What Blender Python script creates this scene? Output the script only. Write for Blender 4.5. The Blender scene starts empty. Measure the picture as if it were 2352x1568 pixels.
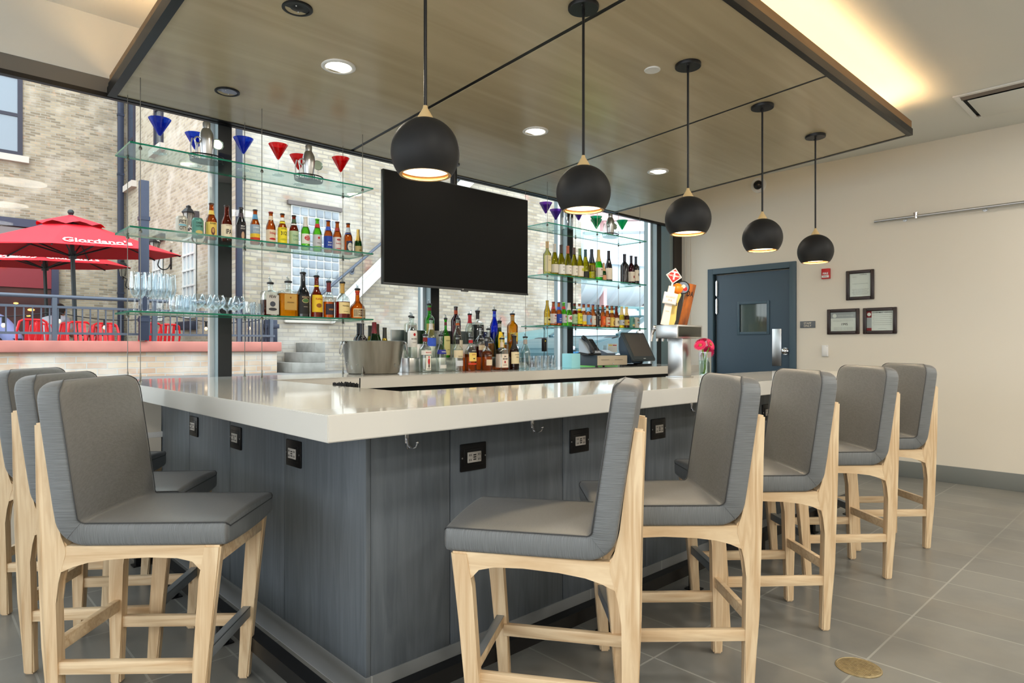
import bpy, bmesh, math, random
from mathutils import Vector, Matrix, Euler
random.seed(7)
S = bpy.context.scene
COL = S.collection
PI = math.pi
# ------------------------------------------------------------------ camera
ZC = 1.26
FWD = (.6862, .7274)
RGT = (.7274, -.6862)
cam = bpy.data.cameras.new('camera'); camo = bpy.data.objects.new('camera', cam); COL.objects.link(camo)
cam.lens = 36 * 1480 / 2352; cam.sensor_width = 36; cam.shift_y = 14 / 2352
cam.clip_start = .05; cam.clip_end = 300
camo.location = (0, 0, ZC); camo.rotation_euler = (PI / 2, 0, math.atan2(FWD[1], FWD[0]) - PI / 2)
S.camera = camo
# ------------------------------------------------------------------ world, exposure
W = bpy.data.worlds.new('sky'); S.world = W; W.use_nodes = True
nt = W.node_tree; nt.nodes.clear()
wo = nt.nodes.new('ShaderNodeOutputWorld'); bg = nt.nodes.new('ShaderNodeBackground')
tc = nt.nodes.new('ShaderNodeTexCoord'); sp = nt.nodes.new('ShaderNodeSeparateXYZ'); cr = nt.nodes.new('ShaderNodeValToRGB')
nt.links.new(tc.outputs['Generated'], sp.inputs[0]); nt.links.new(sp.outputs['Z'], cr.inputs[0])
cr.color_ramp.elements[0].color = (.92, .96, 1, 1); cr.color_ramp.elements[1].color = (.82, .90, 1, 1)
nt.links.new(cr.outputs[0], bg.inputs[0]); bg.inputs[1].default_value = 3.5
nt.links.new(bg.outputs[0], wo.inputs[0])
sun = bpy.data.lights.new('sun', 'SUN'); sun.energy = .5; sun.angle = .35; sun.color = (1, .95, .88)
suno = bpy.data.objects.new('sun', sun); COL.objects.link(suno)
suno.rotation_euler = Euler((math.radians(38), math.radians(-22), 0))   # from high behind the building, over the roof
def area(name, loc, rot, sx, sy, power, color=(1, 1, 1), portal=False, shape='RECTANGLE', spread=PI):
    l = bpy.data.lights.new(name, 'AREA'); l.shape = shape; l.size = sx
    if shape in ('RECTANGLE', 'ELLIPSE'): l.size_y = sy
    l.energy = power; l.color = color; l.spread = spread
    if portal: l.cycles.is_portal = True
    o = bpy.data.objects.new(name, l); COL.objects.link(o); o.location = loc; o.rotation_euler = rot
    return o
# daylight enters by the glazed sides of the room
area('portal_window', (1.5, 4.62, 1.75), (-PI / 2, 0, 0), 11.1, 2.1, 1, portal=True)
area('portal_side', (-4.05, 0, 1.75), (0, -PI / 2, 0), 2.1, 8.6, 1, portal=True)
# fill lights added in the unseen ceiling to brighten the room
for lx in (-1.5, 1.0, 3.5, 6.0):
    for ly in (-3.6, -1.9, -.3):
        area('added_fill_light', (lx, ly, 3.195), (0, 0, 0), .5, .5, 19, (1, .95, .88), shape='DISK')
S.view_settings.view_transform = 'Standard'; S.view_settings.look = 'None'
S.view_settings.gamma = 1; S.view_settings.exposure = 0.25; S.view_settings.use_curve_mapping = False
try:
    S.cycles.max_bounces = 12; S.cycles.transparent_max_bounces = 40; S.cycles.diffuse_bounces = 5
    S.cycles.glossy_bounces = 5; S.cycles.transmission_bounces = 10
    S.cycles.caustics_reflective = False; S.cycles.caustics_refractive = False
    S.cycles.sample_clamp_indirect = 4
except Exception: pass
# ------------------------------------------------------------------ materials
MATS = {}
def lin(c):  # sRGB 0-255 -> linear
    return tuple(((x / 255) / 12.92 if x / 255 <= .04045 else ((x / 255 + .055) / 1.055) ** 2.4) for x in c)
def M(name, rgb=(128, 128, 128), rough=.5, metal=0., spec=.5, emit=None, es=1., coat=0., bump=None, tint=None, trans=0., ior=1.45, sheen=0.):
    """principled material; rgb in display values; tint=(rgb2, scale, stretch) mottles it; bump=(scale, strength, stretch)"""
    if name in MATS: return MATS[name]
    m = bpy.data.materials.new(name); m.use_nodes = True; MATS[name] = m
    n = m.node_tree.nodes; L = m.node_tree.links; b = n['Principled BSDF']
    c = lin(rgb) + (1,)
    b.inputs['Base Color'].default_value = c; b.inputs['Roughness'].default_value = rough; b.inputs['Metallic'].default_value = metal
    b.inputs['Specular IOR Level'].default_value = spec; b.inputs['Coat Weight'].default_value = coat
    b.inputs['Transmission Weight'].default_value = trans; b.inputs['IOR'].default_value = ior
    if sheen: b.inputs['Sheen Weight'].default_value = sheen
    m.diffuse_color = c
    if emit: b.inputs['Emission Color'].default_value = lin(emit) + (1,); b.inputs['Emission Strength'].default_value = es
    def noise(scale, stretch, detail=4):
        t = n.new('ShaderNodeTexCoord'); mp = n.new('ShaderNodeMapping'); mp.inputs['Scale'].default_value = stretch
        nz = n.new('ShaderNodeTexNoise'); nz.inputs['Scale'].default_value = scale; nz.inputs['Detail'].default_value = detail
        L.new(t.outputs['Object'], mp.inputs[0]); L.new(mp.outputs[0], nz.inputs[0]); return nz
    if tint:
        nz = noise(tint[1], tint[2] if len(tint) > 2 else (1, 1, 1)); r = n.new('ShaderNodeValToRGB')
        r.color_ramp.elements[0].position = .35; r.color_ramp.elements[1].position = .68
        r.color_ramp.elements[0].color = c; r.color_ramp.elements[1].color = lin(tint[0]) + (1,)
        L.new(nz.outputs[0], r.inputs[0]); L.new(r.outputs[0], b.inputs['Base Color'])
    if bump:
        nz = noise(bump[0], bump[2] if len(bump) > 2 else (1, 1, 1)); bp = n.new('ShaderNodeBump'); bp.inputs['Strength'].default_value = bump[1]; bp.inputs['Distance'].default_value = .01
        L.new(nz.outputs[0], bp.inputs['Height']); L.new(bp.outputs[0], b.inputs['Normal'])
    return m
def thin_glass(name, rgb, f0=.05, rough=0., edge=.5, base=None):
    """thin glass: see-through with a fresnel shine"""
    if name in MATS: return MATS[name]
    m = bpy.data.materials.new(name); m.use_nodes = True; MATS[name] = m
    n = m.node_tree.nodes; L = m.node_tree.links; n.clear()
    o = n.new('ShaderNodeOutputMaterial'); t = n.new('ShaderNodeBsdfTransparent'); g = n.new('ShaderNodeBsdfGlossy')
    t.inputs[0].default_value = (tuple(x ** .45 for x in lin(rgb)) if base else lin(rgb)) + (1,); g.inputs['Roughness'].default_value = rough; g.inputs[0].default_value = (1, 1, 1, 1)
    lw = n.new('ShaderNodeLayerWeight'); lw.inputs[0].default_value = .25
    ma = n.new('ShaderNodeMath'); ma.operation = 'MULTIPLY_ADD'; ma.inputs[1].default_value = edge; ma.inputs[2].default_value = f0
    mx = n.new('ShaderNodeMixShader'); L.new(lw.outputs['Facing'], ma.inputs[0]); L.new(ma.outputs[0], mx.inputs[0])
    L.new(t.outputs[0], mx.inputs[1]); L.new(g.outputs[0], mx.inputs[2])
    if base:  # a little body colour, as in frosted or coloured glass
        d = n.new('ShaderNodeBsdfTranslucent'); d.inputs[0].default_value = lin(base) + (1,); d2 = n.new('ShaderNodeBsdfDiffuse'); d2.inputs[0].default_value = lin(base) + (1,)
        a2 = n.new('ShaderNodeMixShader'); a2.inputs[0].default_value = .4; L.new(d.outputs[0], a2.inputs[1]); L.new(d2.outputs[0], a2.inputs[2])
        m2 = n.new('ShaderNodeMixShader'); m2.inputs[0].default_value = .32; L.new(mx.outputs[0], m2.inputs[1]); L.new(a2.outputs[0], m2.inputs[2]); L.new(m2.outputs[0], o.inputs[0])
    else: L.new(mx.outputs[0], o.inputs[0])
    m.diffuse_color = lin(rgb) + (1,)
    return m
def solid_glass(name, rgb, ior=1.33, mixt=.58, glow=None):
    """coloured bottle glass with its drink: partly refracting, partly clear, partly translucent"""
    if name in MATS: return MATS[name]
    m = bpy.data.materials.new(name); m.use_nodes = True; MATS[name] = m
    n = m.node_tree.nodes; L = m.node_tree.links; n.clear(); c = lin(rgb) + (1,)
    o = n.new('ShaderNodeOutputMaterial'); g = n.new('ShaderNodeBsdfGlass'); g.inputs[0].default_value = c; g.inputs['IOR'].default_value = ior; g.inputs['Roughness'].default_value = .02
    t = n.new('ShaderNodeBsdfTransparent'); t.inputs[0].default_value = tuple(x ** .7 for x in c[:3]) + (1,)
    a = n.new('ShaderNodeMixShader'); a.inputs[0].default_value = mixt; L.new(g.outputs[0], a.inputs[1]); L.new(t.outputs[0], a.inputs[2])
    d = n.new('ShaderNodeBsdfTranslucent'); d.inputs[0].default_value = c
    b = n.new('ShaderNodeMixShader'); b.inputs[0].default_value = .22; L.new(a.outputs[0], b.inputs[1]); L.new(d.outputs[0], b.inputs[2])
    gl = n.new('ShaderNodeBsdfGlossy'); gl.inputs['Roughness'].default_value = .03
    fr = n.new('ShaderNodeFresnel'); fr.inputs[0].default_value = 1.45
    e = n.new('ShaderNodeMixShader'); L.new(fr.outputs[0], e.inputs[0]); L.new(b.outputs[0], e.inputs[1]); L.new(gl.outputs[0], e.inputs[2]); L.new(e.outputs[0], o.inputs[0])
    m.diffuse_color = c
    return m
def wood(name, c1, c2, axis=2, rough=.45, scale=14, fine=.5):
    if name in MATS: return MATS[name]
    m = M(name, c1, rough); n = m.node_tree.nodes; L = m.node_tree.links; b = n['Principled BSDF']
    t = n.new('ShaderNodeTexCoord'); mp = n.new('ShaderNodeMapping'); s = [1, 1, 1]; s[axis] = .07; mp.inputs['Scale'].default_value = s
    nz = n.new('ShaderNodeTexNoise'); nz.inputs['Scale'].default_value = scale * 2.2; nz.inputs['Detail'].default_value = 6; nz.inputs['Distortion'].default_value = 1.2
    r = n.new('ShaderNodeValToRGB'); r.color_ramp.elements[0].position = .32; r.color_ramp.elements[1].position = .66
    r.color_ramp.elements[0].color = lin(c2) + (1,); r.color_ramp.elements[1].color = lin(c1) + (1,)
    L.new(t.outputs['Object'], mp.inputs[0]); L.new(mp.outputs[0], nz.inputs[0]); L.new(nz.outputs[0], r.inputs[0]); L.new(r.outputs[0], b.inputs['Base Color'])
    bp = n.new('ShaderNodeBump'); bp.inputs['Strength'].default_value = .08; bp.inputs['Distance'].default_value = .003; L.new(nz.outputs[0], bp.inputs['Height']); L.new(bp.outputs[0], b.inputs['Normal'])
    return m
def ribbed(name, rgb, along_z, freq):
    """woven vinyl whose side faces are finely ribbed across"""
    m = M(name, rgb, .5, sheen=.1); n = m.node_tree.nodes; L = m.node_tree.links; b = n['Principled BSDF']
    t = n.new('ShaderNodeTexCoord'); s = n.new('ShaderNodeSeparateXYZ'); L.new(t.outputs['Object'], s.inputs[0])
    ad = n.new('ShaderNodeMath'); ad.operation = 'ADD'; L.new(s.outputs['X'], ad.inputs[0]); L.new(s.outputs['Y'], ad.inputs[1])
    f1 = n.new('ShaderNodeMath'); f1.operation = 'MULTIPLY'; f2 = n.new('ShaderNodeMath'); f2.operation = 'MULTIPLY'
    L.new(ad.outputs[0], f1.inputs[0]); L.new(s.outputs['Z'], f2.inputs[0])
    f1.inputs[1].default_value = 9 if along_z else freq; f2.inputs[1].default_value = freq if along_z else 9
    cb = n.new('ShaderNodeCombineXYZ'); L.new(f1.outputs[0], cb.inputs[0]); L.new(f2.outputs[0], cb.inputs[1])
    nz = n.new('ShaderNodeTexNoise'); nz.inputs['Scale'].default_value = 1; nz.inputs['Detail'].default_value = 2
    L.new(cb.outputs[0], nz.inputs[0])
    r = n.new('ShaderNodeValToRGB'); r.color_ramp.elements[0].position = .36; r.color_ramp.elements[1].position = .64
    r.color_ramp.elements[0].color = tuple(x * .80 for x in lin(rgb)) + (1,); r.color_ramp.elements[1].color = tuple(x * 1.15 for x in lin(rgb)) + (1,)
    L.new(nz.outputs[0], r.inputs[0]); L.new(r.outputs[0], b.inputs['Base Color'])
    bp = n.new('ShaderNodeBump'); bp.inputs['Strength'].default_value = .45; bp.inputs['Distance'].default_value = .003
    L.new(nz.outputs[0], bp.inputs['Height']); L.new(bp.outputs[0], b.inputs['Normal'])
    return m
def brick(name, axes, c1, c2, mortar, w=.215, h=.072, offset=.5, mort=.009, patch=None, rough=.9, off=(0, 0), bumps=.6, msmooth=.2, wobble=.03):
    m = M(name, c1, rough); n = m.node_tree.nodes; L = m.node_tree.links; b = n['Principled BSDF']
    t = n.new('ShaderNodeTexCoord'); s = n.new('ShaderNodeSeparateXYZ'); cb = n.new('ShaderNodeCombineXYZ')
    L.new(t.outputs['Object'], s.inputs[0])
    for i, a in enumerate(axes):
        ad = n.new('ShaderNodeMath'); ad.operation = 'ADD'; ad.inputs[1].default_value = off[i]
        L.new(s.outputs[a], ad.inputs[0]); L.new(ad.outputs[0], cb.inputs[i])
    wob = n.new('ShaderNodeTexNoise'); wob.inputs['Scale'].default_value = 6; L.new(t.outputs['Object'], wob.inputs[0])
    bt = n.new('ShaderNodeTexBrick'); bt.offset = offset; bt.inputs['Scale'].default_value = 1
    bt.inputs['Brick Width'].default_value = w; bt.inputs['Row Height'].default_value = h; bt.inputs['Mortar Size'].default_value = mort
    bt.inputs['Mortar Smooth'].default_value = msmooth; bt.inputs['Bias'].default_value = -.1
    bt.inputs['Color1'].default_value = lin(c1) + (1,); bt.inputs['Color2'].default_value = lin(c2) + (1,); bt.inputs['Mortar'].default_value = lin(mortar) + (1,)
    va = n.new('ShaderNodeVectorMath'); va.operation = 'MULTIPLY_ADD'; va.inputs[1].default_value = (wobble, wobble, 0); wob2 = n.new('ShaderNodeTexNoise'); wob2.inputs['Scale'].default_value = 3.5; L.new(t.outputs['Object'], wob2.inputs[0])
    L.new(wob2.outputs['Color'], va.inputs[0]); L.new(cb.outputs[0], va.inputs[2]); L.new(va.outputs[0], bt.inputs[0]); out = bt.outputs['Color']
    if patch:
        for j, (pc, sc, lo, hi, amt) in enumerate(patch):
            mp = n.new('ShaderNodeMapping'); mp.inputs['Location'].default_value = (j * 7.3, j * 3.1, j)
            nz = n.new('ShaderNodeTexNoise'); nz.inputs['Scale'].default_value = sc; nz.inputs['Detail'].default_value = 5
            L.new(t.outputs['Object'], mp.inputs[0]); L.new(mp.outputs[0], nz.inputs[0])
            mr = n.new('ShaderNodeMapRange'); mr.inputs[1].default_value = lo; mr.inputs[2].default_value = hi; mr.inputs[4].default_value = amt
            mx = n.new('ShaderNodeMixRGB'); L.new(nz.outputs[0], mr.inputs[0]); L.new(mr.outputs[0], mx.inputs[0]); L.new(out, mx.inputs[1]); mx.inputs[2].default_value = lin(pc) + (1,)
            out = mx.outputs[0]
    L.new(out, b.inputs['Base Color'])
    bp = n.new('ShaderNodeBump'); bp.inputs['Strength'].default_value = bumps; bp.inputs['Distance'].default_value = .01
    mu = n.new('ShaderNodeMath'); mu.operation = 'MULTIPLY_ADD'; mu.inputs[1].default_value = -1; L.new(bt.outputs['Fac'], mu.inputs[0]); L.new(wob.outputs[0], mu.inputs[2])
    L.new(mu.outputs[0], bp.inputs['Height']); L.new(bp.outputs[0], b.inputs['Normal'])
    return m
# ------------------------------------------------------------------ mesh helpers
def nb(): return bmesh.new()
def box(bm, x0, x1, y0, y1, z0, z1, mi=0, bev=0., seg=2):
    r = bmesh.ops.create_cube(bm, size=1); vs = r['verts']
    bmesh.ops.scale(bm, vec=(abs(x1 - x0), abs(y1 - y0), abs(z1 - z0)), verts=vs)
    bmesh.ops.translate(bm, vec=((x0 + x1) / 2, (y0 + y1) / 2, (z0 + z1) / 2), verts=vs)
    fs = set(f for v in vs for f in v.link_faces)
    for f in fs: f.material_index = mi
    if bev > 0:
        es = list(set(e for v in vs for e in v.link_edges))
        r = bmesh.ops.bevel(bm, geom=es, offset=bev, segments=seg, profile=.5, affect='EDGES')
        for f in r['faces']: f.material_index = mi
def lathe(bm, prof, n=24, mi=0, c=(0, 0, 0), ax=1., ay=1., caps=True, mfn=None):
    """prof: (r, z[, squareness]) from bottom to top"""
    rings = []
    for p in prof:
        r, z = p[0], p[1]; k = p[2] if len(p) > 2 else 0
        ring = []
        for i in range(n):
            a = 2 * PI * i / n; x, y = sq(a, k, ax, ay)
            ring.append(bm.verts.new((c[0] + r * x, c[1] + r * y, c[2] + z)))
        rings.append(ring)
    for j in range(len(rings) - 1):
        for i in range(n):
            f = bm.faces.new((rings[j][i], rings[j][(i + 1) % n], rings[j + 1][(i + 1) % n], rings[j + 1][i]))
            f.material_index = mfn(j) if mfn else mi; f.smooth = True
    if caps:
        f = bm.faces.new(rings[0][::-1]); f.material_index = mfn(0) if mfn else mi
        f = bm.faces.new(rings[-1]); f.material_index = mfn(len(rings) - 2) if mfn else mi
def sq(a, k, ax, ay):
    c, s = math.cos(a), math.sin(a)
    if k <= 0: return c, s
    p = 2 + 8 * k; d = (abs(c) ** p + abs(s) ** p) ** (1 / p)
    return c / d * (1 + (ax - 1) * k), s / d * (1 + (ay - 1) * k)
def tube(bm, pts, r, n=8, mi=0, caps=True):
    pts = [Vector(p) for p in pts]; rings = []
    rr = r if isinstance(r, (list, tuple)) else [r] * len(pts)
    up = None
    for i, p in enumerate(pts):
        d = (pts[min(i + 1, len(pts) - 1)] - pts[max(i - 1, 0)]).normalized()
        if up is None:
            up = Vector((0, 0, 1)) if abs(d.z) < .9 else Vector((1, 0, 0))
        u = d.cross(up).normalized(); v = u.cross(d).normalized(); up = v
        rings.append([bm.verts.new(p + u * (rr[i] * math.cos(2 * PI * k / n)) + v * (rr[i] * math.sin(2 * PI * k / n))) for k in range(n)])
    for j in range(len(rings) - 1):
        for i in range(n):
            f = bm.faces.new((rings[j][i], rings[j][(i + 1) % n], rings[j + 1][(i + 1) % n], rings[j + 1][i])); f.smooth = True; f.material_index = mi
    if caps:
        for f in (bm.faces.new(rings[0][::-1]), bm.faces.new(rings[-1])): f.material_index = mi
def prism(bm, poly, a0, a1, axis='x', mi=0):
    """extrude a 2-D polygon along an axis; poly is in the two other coordinates in order"""
    def P3(p, a): return {'x': (a, p[0], p[1]), 'y': (p[0], a, p[1]), 'z': (p[0], p[1], a)}[axis]
    A = [bm.verts.new(P3(p, a0)) for p in poly]; B = [bm.verts.new(P3(p, a1)) for p in poly]
    fs = [bm.faces.new(A), bm.faces.new(B[::-1])]
    for i in range(len(poly)): fs.append(bm.faces.new((A[i], B[i], B[(i + 1) % len(poly)], A[(i + 1) % len(poly)])))
    for f in fs: f.material_index = mi
    return fs
def bar(bm, p0, p1, w, h, mi=0, up=(0, 0, 1)):
    p0, p1 = Vector(p0), Vector(p1); d = (p1 - p0).normalized(); upv = Vector(up)
    if abs(d.dot(upv)) > .98: upv = Vector((1, 0, 0))
    u = d.cross(upv).normalized() * w / 2; v = u.normalized().cross(d).normalized() * h / 2
    A = [bm.verts.new(p0 + a * u + b * v) for a, b in ((-1, -1), (1, -1), (1, 1), (-1, 1))]
    B = [bm.verts.new(p1 + a * u + b * v) for a, b in ((-1, -1), (1, -1), (1, 1), (-1, 1))]
    fs = [bm.faces.new(A), bm.faces.new(B[::-1])] + [bm.faces.new((A[i], B[i], B[(i + 1) % 4], A[(i + 1) % 4])) for i in range(4)]
    for f in fs: f.material_index = mi
def sphere(bm, c, r, mi=0, u=16, v=12, sc=(1, 1, 1)):
    rr = bmesh.ops.create_uvsphere(bm, u_segments=u, v_segments=v, radius=r)
    bmesh.ops.scale(bm, vec=sc, verts=rr['verts']); bmesh.ops.translate(bm, vec=c, verts=rr['verts'])
    for f in set(f for w in rr['verts'] for f in w.link_faces): f.material_index = mi; f.smooth = True
def disc(bm, c, r, nrm=(0, 0, 1), n=24, mi=0, th=0.004):
    q = Vector(nrm).to_track_quat('Z', 'Y'); c = Vector(c)
    A = [bm.verts.new(c + q @ Vector((r * math.cos(2 * PI * i / n), r * math.sin(2 * PI * i / n), 0))) for i in range(n)]
    B = [bm.verts.new(c + q @ Vector((r * math.cos(2 * PI * i / n), r * math.sin(2 * PI * i / n), th))) for i in range(n)]
    fs = [bm.faces.new(A[::-1]), bm.faces.new(B)] + [bm.faces.new((A[i], A[(i + 1) % n], B[(i + 1) % n], B[i])) for i in range(n)]
    for f in fs: f.material_index = mi
def loft(bm, secs, mfn=None, caps=True, closed=True):
    R = [[bm.verts.new(p) for p in s] for s in secs]; n = len(R[0])
    for j in range(len(R) - 1):
        for i in range(n if closed else n - 1):
            f = bm.faces.new((R[j][i], R[j][(i + 1) % n], R[j + 1][(i + 1) % n], R[j + 1][i])); f.smooth = True
            if mfn: f.material_index = mfn(j, i)
    if caps: bm.faces.new(R[0][::-1]); bm.faces.new(R[-1])
_TX = {}
def text_geo(s, size, bold=0., shear=0.):
    k = (s, bold, shear)
    if k not in _TX:
        cu = bpy.data.curves.new('t', 'FONT'); cu.body = s; cu.size = 1; cu.align_x = 'CENTER'; cu.align_y = 'CENTER'; cu.resolution_u = 2
        cu.offset = bold; cu.shear = shear
        o = bpy.data.objects.new('t', cu); COL.objects.link(o)
        me = o.evaluated_get(bpy.context.evaluated_depsgraph_get()).to_mesh()
        _TX[k] = ([v.co.copy() for v in me.vertices], [tuple(p.vertices) for p in me.polygons])
        bpy.data.objects.remove(o); bpy.data.curves.remove(cu)
    vs, fs = _TX[k]
    return [v * size for v in vs], fs
def text_flat(bm, s, size, M4, mi=1, bold=.0, shear=0., fit=None, th=0.):
    vs, fs = text_geo(s, size, bold, shear)
    if not vs: return
    if fit:
        w = max(v.x for v in vs) - min(v.x for v in vs); k = fit / w; vs = [Vector((v.x * k, v.y, 0)) for v in vs]
    V = [bm.verts.new(M4 @ v) for v in vs]
    for f in fs:
        try: g = bm.faces.new([V[i] for i in f]); g.material_index = mi
        except ValueError: pass
def text_cyl(bm, s, size, r, z, ang=-PI / 2, mi=1, bold=0., fit=None, shear=0.):
    vs, fs = text_geo(s, size, bold, shear)
    if fit:
        w = max(v.x for v in vs) - min(v.x for v in vs); k = fit / w; vs = [Vector((v.x * k, v.y, 0)) for v in vs]
    V = [bm.verts.new((r * math.cos(ang + v.x / r), r * math.sin(ang + v.x / r), z + v.y)) for v in vs]
    for f in fs:
        try: g = bm.faces.new([V[i] for i in f]); g.material_index = mi
        except ValueError: pass
def mesh(name, bm, sharp=35):
    bmesh.ops.remove_doubles(bm, verts=bm.verts, dist=1e-6)
    bmesh.ops.recalc_face_normals(bm, faces=[f for f in bm.faces])
    me = bpy.data.meshes.new(name); bm.to_mesh(me); bm.free()
    if sharp is not None:
        for p in me.polygons: p.use_smooth = True
        me.set_sharp_from_angle(angle=math.radians(sharp))
    return me
def obj(name, bm, mats, parent=None, loc=None, rot=None, sharp=35):
    me = bm if isinstance(bm, bpy.types.Mesh) else mesh(name, bm, sharp)
    if not isinstance(mats, (list, tuple)): mats = [mats]
    if not me.materials:
        for m in mats: me.materials.append(m)
    o = bpy.data.objects.new(name, me); COL.objects.link(o)
    if parent: o.parent = parent
    if loc: o.location = loc
    if rot: o.rotation_euler = rot
    return o
def tag(o, label, cat, group=None, kind=None):
    o['label'] = label; o['category'] = cat
    if group: o['group'] = group
    if kind: o['kind'] = kind
    return o
def thing(name, label, cat, loc=(0, 0, 0), rz=0, group=None):
    o = bpy.data.objects.new(name, None); COL.objects.link(o); o.location = loc; o.rotation_euler = (0, 0, rz); o.empty_display_size = .05
    return tag(o, label, cat, group)
def struct(name, bm, mats, label=None, sharp=35):
    o = obj(name, bm, mats, sharp=sharp); o['kind'] = 'structure'
    if label: o['label'] = label
    return o
def dup(root, loc, rz, label, group=None):
    def cp(o, par):
        c = o.copy(); COL.objects.link(c); c.parent = par
        for ch in o.children: cp(ch, c)
        return c
    r = cp(root, None); r.location = loc; r.rotation_euler = (0, 0, rz); r['label'] = label
    if group: r['group'] = group
    return r
def XatY(px, y):   # where the sight line of a photo column meets the plane at depth y
    k = (px - 1176) / 1480
    return y * (FWD[0] + k * RGT[0]) / (FWD[1] + k * RGT[1])
# ------------------------------------------------------------------ shared materials
m_wall = M('wall_paint', (226, 219, 205), .85)
m_ceil = M('ceiling_paint', (224, 224, 218), .9)
m_head = M('soffit_paint', (214, 214, 208), .35)
m_base = M('baseboard_grey', (120, 124, 122), .5)
m_dark = M('anodised_dark', (38, 42, 46), .35, .3)
m_mull = M('mullion_grey', (132, 148, 152), .4)
m_alu = M('bright_aluminium', (215, 218, 220), .3, .5)
m_black = M('black_metal', (14, 14, 16), .4, .2)
m_steel = M('brushed_steel', (196, 198, 200), .28, 1., bump=(60, .05, (1, 1, .05)))
m_chrome = M('chrome', (225, 225, 228), .1, 1.)
m_glass = thin_glass('window_glass', (248, 251, 250), .0025, 0, .10)
m_clear = thin_glass('clear_glass', (244, 248, 250), .05, 0, .75)
m_shelf = thin_glass('shelf_glass', (236, 246, 242), .05, .02, .32)
m_shedge = M('shelf_glass_edge', (8, 120, 92), .12, trans=.25)
m_counter = M('quartz_counter', (218, 216, 209), .07, coat=.3, spec=.5)
m_white = M('white_plastic', (232, 232, 230), .4)
m_paper = M('paper_white', (236, 234, 228), .7)
# ------------------------------------------------------------------ room shell
H = 3.22
bm = nb(); box(bm, -4.2, 7.3, -4.6, 4.7, -.12, 0)
struct('floor', bm, brick('floor_tile', ('X', 'Y'), (132, 132, 127), (121, 121, 117), (162, 162, 156), w=.308, h=.6, offset=0, mort=.0045, rough=.3,
       off=(10.41, 11.69), bumps=.12, msmooth=.1, wobble=0., patch=[((92, 94, 93), 1.7, .42, .72, .75), ((150, 143, 130), 1.1, .5, .75, .55)]))
bm = nb(); box(bm, -4.2, 7.3, -4.6, 4.6, H, H + .15); struct('ceiling', bm, m_ceil)
bm = nb(); box(bm, 7.1, 7.3, -4.6, 3.06, 0, H); box(bm, 7.1, 7.3, 3.98, 4.72, 0, H); box(bm, 7.1, 7.3, 3.06, 3.98, 2.15, H); box(bm, 7.24, 7.3, 3.06, 3.98, 0, 2.15)
struct('wall_right', bm, m_wall)
bm = nb(); box(bm, -4.2, 7.1, -4.8, -4.6, 0, H); struct('wall_back', bm, m_wall)
bm = nb(); box(bm, -4.25, -4.1, -4.6, 4.7, 0, .70); box(bm, -4.25, -4.1, -4.6, 4.7, 2.82, H)
for yy in (-4.6, -2.4, -.2, 2.0, 4.5): box(bm, -4.25, -4.1, yy, yy + .12, .7, 2.82)
struct('wall_left', bm, m_wall)
bm = nb(); box(bm, -4.1, 7.1, 4.48, 4.7, 0, .70); struct('wall_window_side', bm, m_wall)
bm = nb(); box(bm, .80, 1.172, 4.445, 4.478, 0, .984); struct('wall_filler', bm, m_wall, 'pale filler panel between the window wall and the bar')  # filler piece of the low wall beside the bar
bm = nb(); box(bm, -4.1, 7.1, 4.45, 4.484, 2.865, H); box(bm, -4.1, 7.1, 4.484, 4.7, 3.06, H); box(bm, 1.0, 7.1, 4.45, 4.484, 2.778, 2.865); struct('soffit_over_windows', bm, m_head)
bm = nb(); box(bm, -4.1, 1.0, 4.452, 4.484, 2.778, 2.865); struct('trim_1', bm, M('shade_track_grey', (104, 102, 98), .5), 'grey shade track above the windows')
bm = nb(); box(bm, -4.1, 7.1, 4.45, 4.486, 2.752, 2.778); struct('trim_2', bm, m_black, 'dark window head rail')
bm = nb(); box(bm, -4.1, 7.1, 4.44, 4.68, .70, .735, bev=.004); struct('trim_3', bm, m_white, 'pale window sill')
bm = nb(); box(bm, -4.1, 7.1, 4.50, 4.62, .735, .78); struct('trim_4', bm, m_dark, 'dark bottom rail of the windows')
bm = nb(); box(bm, 7.088, 7.1, -4.6, 3.0, 0, .155, bev=.002); box(bm, 7.088, 7.1, 4.04, 4.48, 0, .155); struct('baseboard_right', bm, m_base)
bm = nb(); box(bm, -4.1, 1.17, 4.468, 4.48, 0, .155); struct('baseboard_window_side', bm, m_base)
m_rlens = M('added_lamp_lens', (255, 250, 240), .5, emit=(255, 244, 226), es=4)
for lx in (-1.5, 1.0, 3.5, 6.0):      # lamp bodies added around the unseen fill lights
    for ly in (-3.6, -1.9, -.3):
        bm = nb(); lathe(bm, [(.262, H - .022), (.275, H - .018), (.275, H), (.25, H), (.25, H - .018), (.262, H - .022)], 36, c=(lx, ly, 0), caps=False); disc(bm, (lx, ly, H - .012), .25, (0, 0, 1), 36, 1, th=.004)
        struct('added_ceiling_lamp', bm, [m_white, m_rlens], 'added round white fill lamp in the unseen ceiling')
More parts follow.
